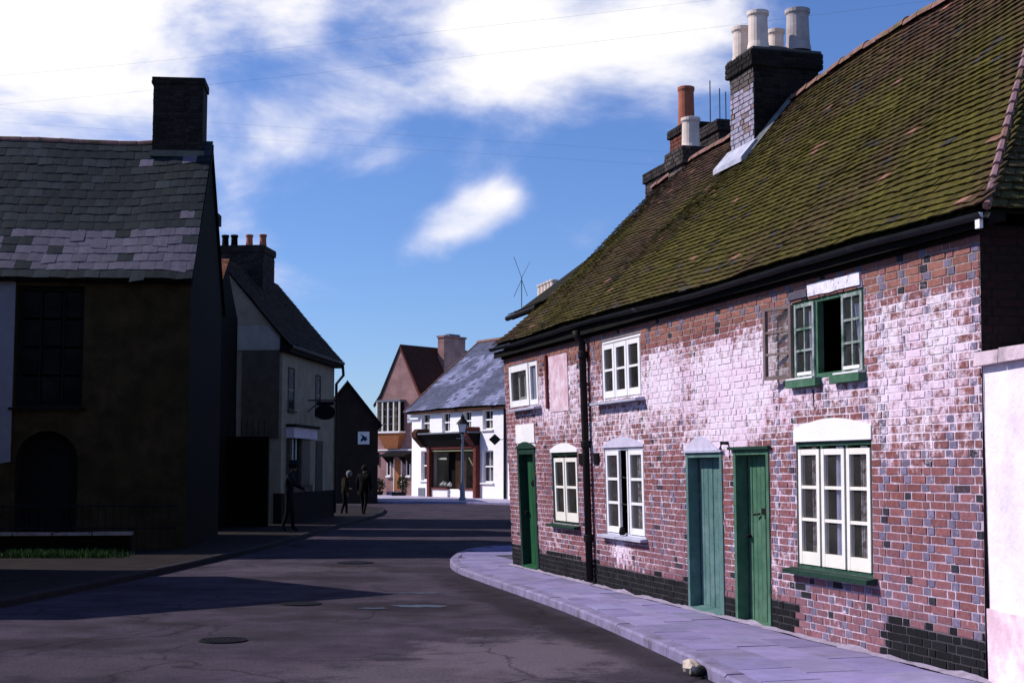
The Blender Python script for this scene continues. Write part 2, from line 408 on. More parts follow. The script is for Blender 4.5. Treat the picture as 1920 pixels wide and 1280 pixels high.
def wear(mat, spots):
    """stains and dust with a shape of their own on the asphalt"""
    nt = mat.node_tree; N = nt.nodes.new; L = nt.links.new; bs = nt.nodes['Principled BSDF']
    src = bs.inputs['Base Color'].links[0].from_socket
    geo = N('ShaderNodeNewGeometry'); nzt = N('ShaderNodeTexNoise'); nzt.inputs['Scale'].default_value = 2.2; nzt.inputs['Detail'].default_value = 9; nzt.inputs['Roughness'].default_value = .7
    L(geo.outputs['Position'], nzt.inputs['Vector'])
    for x, y, rx, ry, rot, colr, amt in spots:
        mp = N('ShaderNodeMapping'); mp.vector_type = 'TEXTURE'; mp.inputs['Location'].default_value = (x, y, 0); mp.inputs['Rotation'].default_value = (0, 0, R(rot)); mp.inputs['Scale'].default_value = (rx, ry, 1)
        L(geo.outputs['Position'], mp.inputs[0])
        ln = N('ShaderNodeVectorMath'); ln.operation = 'LENGTH'; L(mp.outputs[0], ln.inputs[0])
        ad = N('ShaderNodeMath'); ad.operation = 'MULTIPLY_ADD'; ad.inputs[1].default_value = 2.4; L(nzt.outputs['Fac'], ad.inputs[0]); L(ln.outputs['Value'], ad.inputs[2])
        mr = N('ShaderNodeMapRange'); mr.interpolation_type = 'SMOOTHSTEP'; mr.inputs[1].default_value = 1.65; mr.inputs[2].default_value = 2.35; mr.inputs[3].default_value = amt; mr.inputs[4].default_value = 0
        L(ad.outputs[0], mr.inputs[0])
        mx = N('ShaderNodeMix'); mx.data_type = 'RGBA'; L(mr.outputs[0], mx.inputs[0]); L(src, mx.inputs[6]); mx.inputs[7].default_value = (*colr, 1); src = mx.outputs[2]
    # grit of the stones and thin meandering cracks
    gr = N('ShaderNodeTexNoise'); gr.inputs['Scale'].default_value = 34; gr.inputs['Detail'].default_value = 5; gr.inputs['Roughness'].default_value = .8; L(geo.outputs['Position'], gr.inputs['Vector'])
    g2 = N('ShaderNodeMapRange'); g2.inputs[1].default_value = .3; g2.inputs[2].default_value = .7; g2.inputs[3].default_value = .55; g2.inputs[4].default_value = 1.5; L(gr.outputs['Fac'], g2.inputs[0])
    mx = N('ShaderNodeMix'); mx.data_type = 'RGBA'; mx.blend_type = 'MULTIPLY'; mx.inputs[0].default_value = 1; L(src, mx.inputs[6]); L(g2.outputs[0], mx.inputs[7]); src = mx.outputs[2]
    dn = N('ShaderNodeTexNoise'); dn.inputs['Scale'].default_value = 1.1; dn.inputs['Detail'].default_value = 7; L(geo.outputs['Position'], dn.inputs['Vector'])
    dv = N('ShaderNodeVectorMath'); dv.operation = 'MULTIPLY_ADD'; dv.inputs[1].default_value = (1.2, 1.2, 0); L(dn.outputs['Color'], dv.inputs[0]); L(geo.outputs['Position'], dv.inputs[2])
    vo = N('ShaderNodeTexVoronoi'); vo.feature = 'DISTANCE_TO_EDGE'; vo.inputs['Scale'].default_value = .42; L(dv.outputs[0], vo.inputs['Vector'])
    cr = N('ShaderNodeMapRange'); cr.inputs[1].default_value = .0; cr.inputs[2].default_value = .012; cr.inputs[3].default_value = .65; cr.inputs[4].default_value = 0; L(vo.outputs['Distance'], cr.inputs[0])
    mx = N('ShaderNodeMix'); mx.data_type = 'RGBA'; L(cr.outputs[0], mx.inputs[0]); L(src, mx.inputs[6]); mx.inputs[7].default_value = (.014, .012, .014, 1); src = mx.outputs[2]
    L(src, bs.inputs['Base Color'])


DUST = (.125, .10, .12); DK = (.022, .018, .021)
wear(m_road, [(.2, 13.4, 1.3, 1.5, 0, DUST, .8), (-.7, 12.2, 1.5, .9, 0, DUST, .55), (-4.7, 14.2, 1.3, .6, 0, DK, .7), (.35, 16.6, .35, 6.5, 14, DK, .75), (-.55, 21.5, .4, 3.0, 13, DK, .6),
              (-2.9, 25.2, .8, 1.0, 0, DK, .6), (-3.2, 22.6, 1.0, .5, 0, DK, .7), (-1.4, 18.0, 1.1, .8, 0, DK, .8), (-2.4, 16.6, .7, .5, 0, DK, .5), (-3.5, 24.5, 1.6, .8, 0, DUST, .35), (-.2, 15.2, .6, .4, 0, DK, .5), (-3.5, 12.6, 2.2, .8, 0, (.07, .052, .066), .6)])
patch('puddle', -1.15, 18.05, .30, .20, m_wet, 1, .0075, .7)
patch('puddle', -1.70, 17.75, .17, .08, m_wet, 3, .0075, .7)
patch('puddle', -1.25, 19.9, .4, .07, m_wet, 23, .0075, .7)


def manhole(x, y, r, label):
    rt = root('manhole_cover', (x, y, 0), label, 'manhole cover', 'iron covers set into the road')
    z = road_z(x, y)
    g = G(); g.lathe((x, y, z), [(r * 1.12, -.02), (r * 1.12, .014), (r * 1.0, .014), (r * 1.0, -.01)], 28, False); part('rim', g, m_iron, rt)
    g = G(); g.lathe((x, y, z), [(r * .985, -.03), (r * .985, .010)], 28)
    for i in range(-3, 4):
        h = math.sqrt(max(0, (r * .85) ** 2 - (i * r * .24) ** 2)); g.cbox((x + i * r * .24, y, z + .0125), (r * .08, 2 * h, .006))
    part('lid', g, m_iron, rt)


manhole(-2.68, 18.3, .23, 'round iron manhole cover in the sunlit road just left of the puddle')
manhole(-2.88, 14.4, .21, 'round iron manhole cover nearest the camera, alone in the middle of the road')
manhole(-2.85, 26.1, .3, 'round iron manhole cover at the edge of the big house shadow')

# kerb polyline of the right-hand pavement in row coordinates (s along the wall, d from it)
KERB = [(-9, 2.9), (-4, 2.35), (1.12, 1.73), (2.21, 1.57), (6.95, 1.18), (11.55, 1.07), (13.85, .93), (15.9, .52), (18.0, -.22), (19.35, -1.07), (19.95, -2.4), (20.2, -5), (20.4, -14)]


def crom(pts, n=10):
    out = []
    P = [pts[0]] + pts + [pts[-1]]
    for i in range(1, len(P) - 2):
        for k in range(n):
            t = k / n
            out.append(tuple(.5 * ((2 * b) + (c - a) * t + (2 * a - 5 * b + 4 * c - d) * t * t + (3 * b - a - 3 * c + d) * t ** 3)
                             for a, b, c, d in zip(P[i - 1], P[i], P[i + 1], P[i + 2])))
    return out + [pts[-1]]


KP = [ROWF.P(s, d, 0) for s, d in crom(KERB)]


def kerb_d(s):
    c = crom(KERB)
    for (a, b), (e, f) in zip(c, c[1:]):
        if a <= s <= e and e > a: return b + (f - b) * (s - a) / (e - a)
    return -14


def resample(pts, step):
    out = [pts[0]]; acc = 0
    for a, b in zip(pts, pts[1:]):
        L_ = (b - a).length; t = step - acc
        while t <= L_:
            out.append(a + (b - a) * (t / L_)); t += step
        acc = L_ - (t - step)
    return out


def lay_kerb(pts, parent, side, step=.62, w=.15, h=.105, mat=m_kerb, curve=3):
    fine = resample(pts, step / curve)
    for i in range(0, len(fine) - curve, curve):
        seg = fine[i:i + curve + 1]; g = G(); jz = random.uniform(-.005, .005); rows = []
        for k, p in enumerate(seg):
            t = (seg[min(k + 1, curve)] - seg[max(k - 1, 0)]).normalized(); nn = Vector((t.y, -t.x, 0)) * side
            e = .004 * (1 if k == 0 else -1 if k == curve else 0)
            p = p + t * e
            rows.append([p + Vector((0, 0, -.04)), p + Vector((0, 0, h - .022 + jz)), p + nn * .02 + Vector((0, 0, h + jz)), p + nn * w + Vector((0, 0, h + .004 + jz)), p + nn * w + Vector((0, 0, -.04))])
        vs = [q for r in rows for q in r]; fs = []
        for k in range(curve):
            for j in range(5):
                a = k * 5 + j; b = k * 5 + (j + 1) % 5; fs.append((a, b, b + 5, a + 5))
        fs.append((4, 3, 2, 1, 0)); m = curve * 5; fs.append((m, m + 1, m + 2, m + 3, m + 4))
        g.add(vs, fs); part('kerb_stone', g, mat, parent)


# pavement bed
g = G(); ss = [-9 + 29.2 * i / 90 for i in range(91)]
ss = [s for s in ss if s <= 19.9]
vs = []
for s in ss: vs += [ROWF.P(s, -4 if s > 13.6 else -.3, .098), ROWF.P(s, max(kerb_d(s) - .1, -4), .098)]
g.add(vs, [(2 * i, 2 * i + 1, 2 * i + 3, 2 * i + 2) for i in range(len(ss) - 1)])
pav = part('pavement', g, m_joint, kind='structure')
lay_kerb(KP, pav, 1)
slabs = []


def slab_col():
    b = random.uniform(.84, 1.18); return (.235 * b, .205 * b * random.uniform(.96, 1.04), .35 * b * random.uniform(.95, 1.06), 1)


s = -8.0; rowset = []
for row in range(3):
    s = -8.0 + row * .37
    while s < 13.5:
        ln = random.choice((.62, .76, .9)); s1 = min(s + ln, 13.55)

        def dd(sv, f):
            lo = .09 + .03 * math.sin(sv * 3); hi = kerb_d(sv) - .158
            return lo + (hi - lo) * f
        f0, f1 = row / 3, (row + 1) / 3
        g = G(); g.cur = slab_col(); j = .006; z = .112 + random.uniform(-.002, .002); tl = random.uniform(-.0012, .0012)
        pts = [(s + j, dd(s, f0) + j), (s1 - j, dd(s1, f0) + j), (s1 - j, dd(s1, f1) - j), (s + j, dd(s, f1) - j)]
        if s1 - s > .2:
            g.hexa([ROWF.P(a, b, .09) for a, b in pts] + [ROWF.P(a, b, z + tl * k) for k, (a, b) in enumerate(pts)]); part('paving_slab', g, m_flag, pav)
        s = s1
for i in range(10):
    for jx in range(7):
        s0, s1 = 13.56 + i * .62, 13.56 + (i + 1) * .62 - .008
        d0, d1 = .9 - (jx + 1) * .62 + .008, .9 - jx * .62
        k0, k1 = kerb_d(s0) - .158, kerb_d(s1) - .158
        if s1 > 19.3 or min(k0, k1) < d0 + .08: continue
        if d1 < -.3 and s1 < 16.2: continue
        g = G(); g.cur = slab_col(); z = .112 + random.uniform(-.004, .004)
        pts = [(s0, d0), (s1, d0), (s1, min(d1, k1)), (s0, min(d1, k0))]
        g.hexa([ROWF.P(a, b, .09) for a, b in pts] + [ROWF.P(a, b, z) for a, b in pts]); part('paving_slab', g, m_flag, pav)
# cement fillet along the wall foot
g = G()
vs = []
for i in range(140):
    s = -.2 + 13.8 * i / 139; w = .09 + .05 * nz(s * 1.7, 3) + .03 * nz(s * 7, 9); h = .13 + .03 * nz(s * 2.3, 5) + .015 * nz(s * 9, 1)
    vs += [ROW.P(s, .006, h), ROWF.P(s, w, .114)]
g.add(vs, [(2 * i, 2 * i + 1, 2 * i + 3, 2 * i + 2) for i in range(139)])
part('cement_fillet', g, M('cement', (.33, .28, .36), var=.3, scale=9, bump=.5), pav)

# left pavement, far pavement
LK = [Vector(p) for p in ((-7.6, 6, 0), (-6.9, 13, 0), (-6.05, 20, 0), (-5.42, 27.2, 0), (-5.15, 34, 0), (-5.0, 42, 0), (-4.75, 49, 0), (-4.9, 55, 0), (-5.6, 60, 0), (-8, 63.5, 0), (-14, 65, 0))]
LKf = [Vector((a, b, 0)) for a, b in crom([(p.x, p.y) for p in LK], 8)]
g = G(); vs = []
for p in LKf: vs += [(p.x - .1, p.y, .095), (-30, p.y, .095)]
g.add(vs, [(2 * i, 2 * i + 1, 2 * i + 3, 2 * i + 2) for i in range(len(LKf) - 1)])
lpav = part('pavement', g, M('shaded_pavement', (.022, .017, .016), var=.35, scale=2, bump=.4), kind='structure')  # paving colour lowered to deepen the shade on this side
lay_kerb(LKf, lpav, -1, step=.9, h=.1, mat=M('shaded_kerb', (.030, .026, .028), var=.3, bump=.3), curve=2)  # darker copy of the kerb stone, shade put into its colour
FK = [Vector((a, b, 0)) for a, b in crom([(-16, 72.5), (-7.2, 70.6), (-2.4, 68.9), (1, 65.5), (6, 60), (14, 53)], 8)]
g = G(); vs = []
for p in FK: vs += [(p.x, p.y + .1, .095), (p.x + 3, p.y + 28, .095)]
g.add(vs, [(2 * i, 2 * i + 1, 2 * i + 3, 2 * i + 2) for i in range(len(FK) - 1)])
fpav = part('pavement', g, M('pale_pavement', (.40, .36, .45), var=.25, scale=1.2, bump=.3), kind='structure')
lay_kerb(FK, fpav, -1, step=1.2, h=.1, curve=2)

# ---------------------------------------------------------------- the brick terrace on the right
terr = root('brick_terrace', ROW.P(6.8, 0, .1), 'long red brick terrace with patchy whitewash, mossy tiled roof and three green doors', 'house')
OPEN = dict(door1=(11.93, 12.92, .1, 2.03), w1=(9.85, 11.1, .9, 1.95), w2=(7.22, 8.70, .83, 1.99), door2=(4.83, 5.84, .1, 1.90),
            door3=(3.68, 4.53, .07, 1.92), w3=(1.66, 3.10, .76, 1.97), up1=(11.63, 13.23, 2.69, 3.42), up2=(7.24, 8.70, 2.62, 3.44), up3=(1.76, 3.14, 2.57, 3.36))
HEADS = [(1.66, 3.12, 1.97, 2.14), (7.2, 8.72, 1.99, 2.06), (9.83, 11.12, 1.95, 2.04), (11.9, 12.95, 2.03, 2.16), (4.83, 5.9, 1.90, 2.0)]
ROWLEN = 13.52; WTOP = 3.62
TAR = [(0, 1.55, .44), (3.1, 3.68, .40), (4.53, 4.83, .36), (5.84, 9.0, .42), (9.0, 11.93, .44), (12.92, 13.52, .48)]


def wash_at(s, z):
    w = .05
    for cs, cz, ss_, sz_, a in ((6.3, 2.72, 2.3, .55, .19), (4.3, 2.45, 1.1, .55, .18), (1.0, 2.75, 1.0, .55, .20), (4.4, 2.8, .9, .5, .12), (6.6, 2.95, .5, .25, .12), (10.6, 3.0, 1.2, .45, .22), (8.1, .62, .5, .2, .28),
                                (5.0, 2.02, .9, .16, .16), (12.6, 1.6, .8, 1.0, .10), (8, 1.9, 1.5, .5, .14), (2.2, .45, .6, .3, .10), (1.2, 2.0, .6, .4, .14), (3.3, 1.2, .35, .8, .14), (11.5, .7, 1.2, .3, .10), (10.5, 2.4, 1.2, .4, .12), (2.5, 2.4, .8, .15, .1)):
        w += a * math.exp(-((s - cs) / ss_) ** 2 - ((z - cz) / sz_) ** 2)
    w += .10 * nz(s * 1.3, z * 1.7, 4) + .07 * clampf((z - 1.7) / .5)
    w -= .24 * clampf((z + .12 * nz(s * 1.1, 6) - 3.12) / .2)
    if s < 3.4 and z < 1.7: w -= .07
    return clampf(w)


def tar_at(s, z):
    for a, b, h in TAR:
        if a <= s <= b and z < h + .05 * nz(s * 2.1, 8) + .03 * nz(s * 9, 2): return True
    return False


def brick_col(s, z, header):
    r = random.random
    if tar_at(s, z):
        b = .7 + .6 * r(); return (.009 * b, .009 * b, .011 * b, -.25 if r() < .88 else -.02)
    v = .92 + .38 * r()
    if header and s < 3.6 or (header and r() < .5):
        q = r()
        if q < .13: c = (.035, .032, .042)
        elif q < .66: c = (.15 * v, .125 * v, .185 * v)
        else: c = (.20 * v, .085 * v, .09 * v)
    elif z + .15 * nz(s * 1.3, 11) + .1 * r() > 3.3: c = (.235 * v, .100 * v, .082 * v)
    elif 1.55 < s < 3.1 and .3 < z < .76 and r() < .2: c = (.02, .02, .024)
    elif r() < .008: c = (.06, .04, .05)
    else:
        t_ = clampf(.36 - .35 * (z - 1.2) + .5 * nz(s * .7, z * .9, 2) + .3 * (r() - .5)); q3 = lerp3((.20, .074, .070), (.205, .098, .122), t_); c = tuple(x * v for x in q3)
    return (*c, wash_at(s, z) + random.uniform(-.07, .06))


def opening_cuts(z0, z1, opens):
    zc = (z0 + z1) / 2; return [(a, b) for a, b, c, d in opens if c - .005 < zc < d + .005]


def brick_course_pieces(fr, s_from, s_to, z0, z1, opens, colf, course=.07, joint=.0125, proud=.012, d=0., offset=0):
    out = []; k = 0; z = z0
    while z < z1 - .02:
        zt = min(z + course, z1); cuts = sorted(opening_cuts(z, zt, opens)); spans = []; a = s_from
        for c0, c1 in cuts:
            if c0 > a: spans.append((a, c0))
            a = max(a, c1)
        if a < s_to: spans.append((a, s_to))
        s = s_from - (.17 if k % 2 else 0) - .03 * random.random(); hd = k % 2 == 0
        while s < s_to:
            w = (.112 if hd else .225) + random.uniform(-.006, .006); b0, b1 = s, s + w
            for x0, x1 in spans:
                e0, e1 = max(b0, x0), min(b1, x1)
                if e1 - e0 > .03:
                    g = G(); g.cur = colf((e0 + e1) / 2, (z + zt) / 2, hd); j = joint / 2; jr = lambda: random.uniform(-.003, .003)
                    dp = d + random.uniform(-.003, .003); sl_ = random.uniform(-.003, .003)
                    wob = .006 * nz((e0) * .8, z * 1.2, 5)
                    q = [(e0 + j + jr(), z + j + jr() + wob), (e1 - j + jr(), z + j + jr() + wob), (e1 - j + jr(), zt - j + jr() + wob), (e0 + j + jr(), zt - j + jr() + wob)]
                    vs = [fr.P(a_, dp - proud * 1.6, b_) for a_, b_ in q] + [fr.P(a_ * .97 + .03 * (e0 + e1) / 2, dp + sl_ * (1 if i in (0, 3) else -1), b_ * .97 + .03 * (z + zt) / 2) for i, (a_, b_) in enumerate(q)]
                    g.add(vs, [(4, 5, 6, 7), (0, 1, 5, 4), (1, 2, 6, 5), (2, 3, 7, 6), (3, 0, 4, 7)]); out.append(g)
            s += w + joint * .3; hd = not hd
        z = zt; k += 1
    return out


# wall core (mortar) with openings, end walls, back wall
g = G()
olist = list(OPEN.values())
sc = sorted(set([0, ROWLEN] + [x for o_ in olist for x in o_[:2]] + [ROWLEN * i / 60 for i in range(61)]))
zc_ = sorted(set([0, WTOP] + [x for o_ in olist for x in o_[2:]] + [WTOP * i / 20 for i in range(21)]))
MD = -.0055


def mort_col(s, z):
    if tar_at(s, z): return (.05, .046, .05, -.1)
    if z > 3.25: return (.34, .25, .23, wash_at(s, z))
    return (.44, .34, .41, wash_at(s, z) + .06)


for i in range(len(sc) - 1):
    for j in range(len(zc_) - 1):
        cs, cz = (sc[i] + sc[i + 1]) / 2, (zc_[j] + zc_[j + 1]) / 2
        if any(a < cs < b and c < cz < d for a, b, c, d in olist): continue
        q = [(sc[i], zc_[j]), (sc[i + 1], zc_[j]), (sc[i + 1], zc_[j + 1]), (sc[i], zc_[j + 1])]
        g.add([ROW.P(a, MD, b) for a, b in q], [(0, 1, 2, 3)]); g.c += [mort_col(a, b) for a, b in q]
for a, b, c, d in olist:
    g.cur = (.40, .30, .30, .1)
    for p0, p1 in (((a, c), (a, d)), ((b, c), (b, d)), ((a, d), (b, d)), ((a, c), (b, c))):
        g.quad(ROW.P(p0[0], MD, p0[1]), ROW.P(p1[0], MD, p1[1]), ROW.P(p1[0], -.24, p1[1]), ROW.P(p0[0], -.24, p0[1]))
g.cur = (.02, .014, .012, -.3)  # end and back walls near black, shade put into the colour
P = ROW.P
g.quad(P(0, MD, 0), P(0, -5.4, 0), P(0, -5.4, WTOP), P(0, MD, WTOP))
g.quad(P(ROWLEN, MD, 0), P(ROWLEN, -5.4, 0), P(ROWLEN, -5.4, WTOP), P(ROWLEN, MD, WTOP))
g.quad(P(ROWLEN - .02, .1, WTOP), P(ROWLEN - .02, -5.5, WTOP), ROWF.P(ROWLEN - .02, -2.7, 6.5))
g.quad(P(0, -5.4, 0), P(ROWLEN, -5.4, 0), P(ROWLEN, -5.4, WTOP), P(0, -5.4, WTOP))
wall = part('wall', g, m_mortar, terr)
bricks = brick_course_pieces(ROW, 0, ROWLEN, .05, 3.60, olist + HEADS, brick_col)
# near end wall bricks above the garden wall, shade put into their colour
ENDF = RowFrame((3.5975, 11.0035), -.26482, .9643, flip=True)


class EndFrame(Frame):
    def P(self, s, d, z): return ROW.P(-d, -s, z)


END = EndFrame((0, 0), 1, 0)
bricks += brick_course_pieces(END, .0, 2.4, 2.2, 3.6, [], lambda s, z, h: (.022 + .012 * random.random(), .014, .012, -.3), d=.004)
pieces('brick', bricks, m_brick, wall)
# floor and inner partition, so that the rooms behind the panes are rooms
g = G(); fb(g, ROW, .2, ROWLEN - .2, -5.3, -.3, 2.28, 2.40); fb(g, ROW, .2, ROWLEN - .2, -2.7, -2.6, .05, 3.55); part('inner_partition', g, m_dark, terr)
# top plate / soffit
g = G(); fb(g, ROW, -.28, 13.68, -.05, .09, 3.60, 3.66); part('soffit', g, m_soffit, terr)
g = G(); fb(g, ROW, -.02, 13.55, -.004, .03, 3.54, 3.60); part('wall_plate', g, m_soffit, terr)


# --- windows
def casement(fr, s0, s1, z0, z1, d, rows, mat, parent, st=.05, bt=.022, cols=1, bot=.08, glass=True, dep=.035):
    g = G()
    fb(g, fr, s0, s0 + st, d - dep, d, z0, z1); fb(g, fr, s1 - st, s1, d - dep, d, z0, z1)
    fb(g, fr, s0 + st, s1 - st, d - dep, d - .002, z1 - st, z1); fb(g, fr, s0 + st, s1 - st, d - dep, d - .002, z0, z0 + bot)
    hi, lo = z1 - st, z0 + bot
    for k in range(1, rows):
        zz = lo + (hi - lo) * k / rows; fb(g, fr, s0 + st, s1 - st, d - dep + .005, d - .004, zz - bt / 2, zz + bt / 2)
    for k in range(1, cols):
        sv = s0 + st + (s1 - s0 - 2 * st) * k / cols; fb(g, fr, sv - bt / 2, sv + bt / 2, d - dep + .005, d - .005, lo, hi)
    part('casement', g, mat, parent)
    if glass:
        for k in range(rows):
            for c in range(cols):
                za, zb = lo + (hi - lo) * k / rows, lo + (hi - lo) * (k + 1) / rows
                w = (s1 - s0 - 2 * st) / cols; sa = s0 + st + w * c
                t = random.uniform(-.004, .004)
                g = G(); g.hexa([fr.P(sa, d - .024 + t, za), fr.P(sa + w, d - .024, za), fr.P(sa + w, d - .021, za), fr.P(sa, d - .021 + t, za), fr.P(sa, d - .024, zb), fr.P(sa + w, d - .024 + t, zb), fr.P(sa + w, d - .021 + t, zb), fr.P(sa, d - .021, zb)])
                part('pane', g, GLASS, parent)


def frame_win(fr, s0, s1, z0, z1, d, mat, parent, mull=(), ft=.045, dep=.07, name='window', label=None):
    g = G()
    fb(g, fr, s0, s0 + ft, d - dep, d, z0, z1); fb(g, fr, s1 - ft, s1, d - dep, d, z0, z1)
    fb(g, fr, s0 + ft, s1 - ft, d - dep, d - .003, z1 - ft, z1); fb(g, fr, s0 + ft, s1 - ft, d - dep, d - .003, z0, z0 + ft)
    for m_ in mull: fb(g, fr, m_ - .02, m_ + .02, d - dep, d - .004, z0 + ft, z1 - ft)
    return part(name, g, mat, parent, label=label)


def sill(fr, s0, s1, z, parent, mat, d0=-.05, d1=.10, h=.055):
    g = G(); Pp = fr.P
    g.hexa([Pp(s0, d0, z - h), Pp(s1, d0, z - h), Pp(s1, d1, z - h), Pp(s0, d1, z - h), Pp(s0, d0, z), Pp(s1, d0, z), Pp(s1, d1, z - .02), Pp(s0, d1, z - .02)])
    part('sill', g, mat, parent)


def curtain(fr, s0, s1, z0, z1, d, mat, parent, waves=4, taper=0.):
    g = G(); n = 24; vs = []
    for i in range(n + 1):
        t = i / n; a = .02 * math.sin(t * waves * 2 * math.pi)
        vs += [fr.P(s0 + (s1 - s0) * t * (1 - taper), d + a, z0), fr.P(s0 + (s1 - s0) * t, d + a, z1)]
    g.add(vs, [(2 * i, 2 * i + 2, 2 * i + 3, 2 * i + 1) for i in range(n)]); part('curtain', g, mat, parent, smooth=True)


def head_arch(fr, s0, s1, z0, zs, zr, mat, parent, d=.008, name='window_head'):
    g = G(); n = 14; pts = [(s0, z0), (s1, z0)] + [(s1 + (s0 - s1) * i / n, zs + (zr - zs) * math.sin(math.pi * i / n)) for i in range(n + 1)]
    poly = [fr.P(a, d, b) for a, b in pts]; back = fr.P(pts[0][0], -.05, pts[0][1]) - poly[0]
    g.prism(poly, back); part(name, g, mat, parent)


# W3, the big three-light window by the near end
w = frame_win(ROW, 1.66, 3.10, .76, 1.97, -.02, m_green, terr, mull=(2.14, 2.62), ft=.04)
for a, b in ((1.70, 2.12), (2.16, 2.60), (2.64, 3.06)): casement(ROW, a, b, .80, 1.90, -.006, 3, m_cream, w, st=.055, bt=.03, bot=.12, dep=.045)
sill(ROW, 1.58, 3.20, .765, w, m_dgreen, h=.06, d1=.11)
curtain(ROW, 1.85, 1.97, .85, 1.92, -.075, m_lace, w, 3); curtain(ROW, 2.30, 2.44, .85, 1.92, -.08, m_curt, w, 2); curtain(ROW, 2.80, 2.90, .85, 1.92, -.075, m_lace, w, 2)
head_arch(ROW, 1.645, 3.12, 1.975, 2.10, 2.185, m_limew, terr, .012)
# W2, three lights, middle one open
w = frame_win(ROW, 7.22, 8.70, .83, 1.99, -.02, m_offwhite, terr, ft=.035)
casement(ROW, 8.15, 8.66, .87, 1.95, -.006, 3, m_white, w, st=.06, bt=.035, bot=.08)
casement(ROW, 7.26, 7.78, .87, 1.95, -.006, 3, m_white, w, st=.06, bt=.035, bot=.08)
g = G(); fb(g, ROW, 7.80, 7.84, -.34, .0, .88, 1.94); part('casement', g, m_white, w, label='casement standing open, seen edge on')
g = G()
for zz in (1.2, 1.55): g.tube([ROW.P(7.82, -.2, zz), ROW.P(8.1, -.02, zz + .05)], .012, 6)
part('window_stay', g, m_pipe, w)
sill(ROW, 7.14, 8.80, .845, w, m_stonesill, h=.05)
curtain(ROW, 7.42, 7.62, .87, 1.94, -.07, m_lace, w, 3)
head_arch(ROW, 7.2, 8.74, 1.992, 2.02, 2.13, m_lilac, terr, .01)
g = G(); g.lathe(ROW.P(7.98, .03, .85), [(.03, 0), (.045, .03), (.035, .09), (.012, .11)], 10); part('window_latch', g, m_pipe, w)
# W1
w = frame_win(ROW, 9.85, 11.10, .90, 1.95, -.02, m_dgreen, terr, mull=(10.47,), ft=.04)
for a, b in ((9.89, 10.45), (10.49, 10.98)): casement(ROW, a, b, .94, 1.87, -.004, 2, m_cream, w, st=.06, bt=.035, bot=.13)
sill(ROW, 9.80, 11.16, .90, w, m_dgreen, h=.05)
head_arch(ROW, 9.83, 11.12, 1.952, 2.0, 2.09, m_limew, terr, .01)
# upstairs far window
w = frame_win(ROW, 11.63, 13.23, 2.69, 3.42, -.02, m_offwhite, terr, ft=.04)
casement(ROW, 11.67, 12.1, 2.72, 3.39, -.004, 1, m_white, w, st=.06, bot=.08)
casement(ROW, 12.12, 13.19, 2.72, 3.39, .01, 1, m_white, w, st=.10, bot=.1, cols=1)
casement(ROW, 12.25, 12.95, 2.80, 3.33, -.08, 1, m_offwhite, w, st=.07, cols=2, bt=.04)
sill(ROW, 11.5, 13.0, 2.69, w, m_stonesill, h=.05, d1=.12)
curtain(ROW, 11.75, 12.1, 2.72, 3.38, -.06, m_curt, w, 5); curtain(ROW, 12.35, 13.1, 2.72, 3.38, -.14, M('grey_net', (.30, .28, .30), var=.2), w, 7)
# upstairs middle window
w = frame_win(ROW, 7.24, 8.70, 2.62, 3.44, -.02, m_white, terr, ft=.04)
for a, b in ((7.28, 7.74), (7.76, 8.20), (8.22, 8.66)): casement(ROW, a, b, 2.66, 3.38, -.004, 2, m_white, w, st=.065, bt=.03, bot=.09)
sill(ROW, 7.12, 8.86, 2.62, w, m_stonesill, h=.05, d1=.13)
# upstairs near window, one casement swung out over the wall
w = frame_win(ROW, 1.76, 3.14, 2.57, 3.36, -.02, m_sage, terr, mull=(2.18, 2.68), ft=.05, label='green framed window with its middle casement swung open')
casement(ROW, 1.80, 2.17, 2.60, 3.32, -.004, 3, M('peeling_sage', (.30, .34, .32), var=.35, scale=11, bump=.3, col2=(.07, .13, .09), s2=7, t2=.55), w, st=.035, bt=.022, bot=.05, cols=2)
casement(ROW, 2.70, 3.10, 2.60, 3.32, -.004, 3, M('peeling_sage'), w, st=.035, bt=.022, bot=.05, cols=2)
for k in range(2):
    g = G(); a0 = (1.81, 2.71)[k]; fb(g, ROW, a0 + .03, a0 + .32, -.003, .004, 2.62, 2.65); part('putty_line', g, m_white, w)


class Swung(Frame):
    def P(self, s, d, z): return ROW.P(3.13, .02, z) + (ROW.u * math.cos(.30) + ROW.n * math.sin(.30)) * s + ROW.n * d


casement(Swung((0, 0), 1, 0), 0, .40, 2.60, 3.33, 0, 3, M('bare_timber', (.20, .15, .14), var=.25, bump=.3), w, st=.032, bt=.022, bot=.035, glass=True)
g = G()
fb(g, ROW, 1.74, 2.28, -.03, .07, 2.50, 2.575); fb(g, ROW, 2.55, 3.16, -.03, .07, 2.50, 2.575); part('sill', g, m_sage, w)
for a_, b_ in ((1.74, 2.20), (2.6, 3.14)):
    g = G(); fb(g, ROW, a_, b_, -.03, .075, 2.575, 2.59); part('sill_capping', g, m_white, w)
curtain(ROW, 1.88, 2.04, 2.62, 3.22, -.07, m_curt, w, 2, .6); curtain(ROW, 2.79, 2.92, 2.62, 3.25, -.07, m_curt, w, 2, .2)
g = G(); fb(g, ROW, 2.42, 2.50, -.22, -.19, 2.6, 3.2); part('curtain', g, M('tan_curtain', (.16, .09, .04)), w)
g = G(); vs = []
n = 16
for i in range(n + 1):
    s = 1.80 + .98 * i / n; vs += [ROW.P(s, .014, 3.37 + .015 * nz(s * 4, 1)), ROW.P(s, .02, 3.485 + .02 * nz(s * 5, 3)), ROW.P(s, -.05, 3.485), ROW.P(s, -.05, 3.37)]
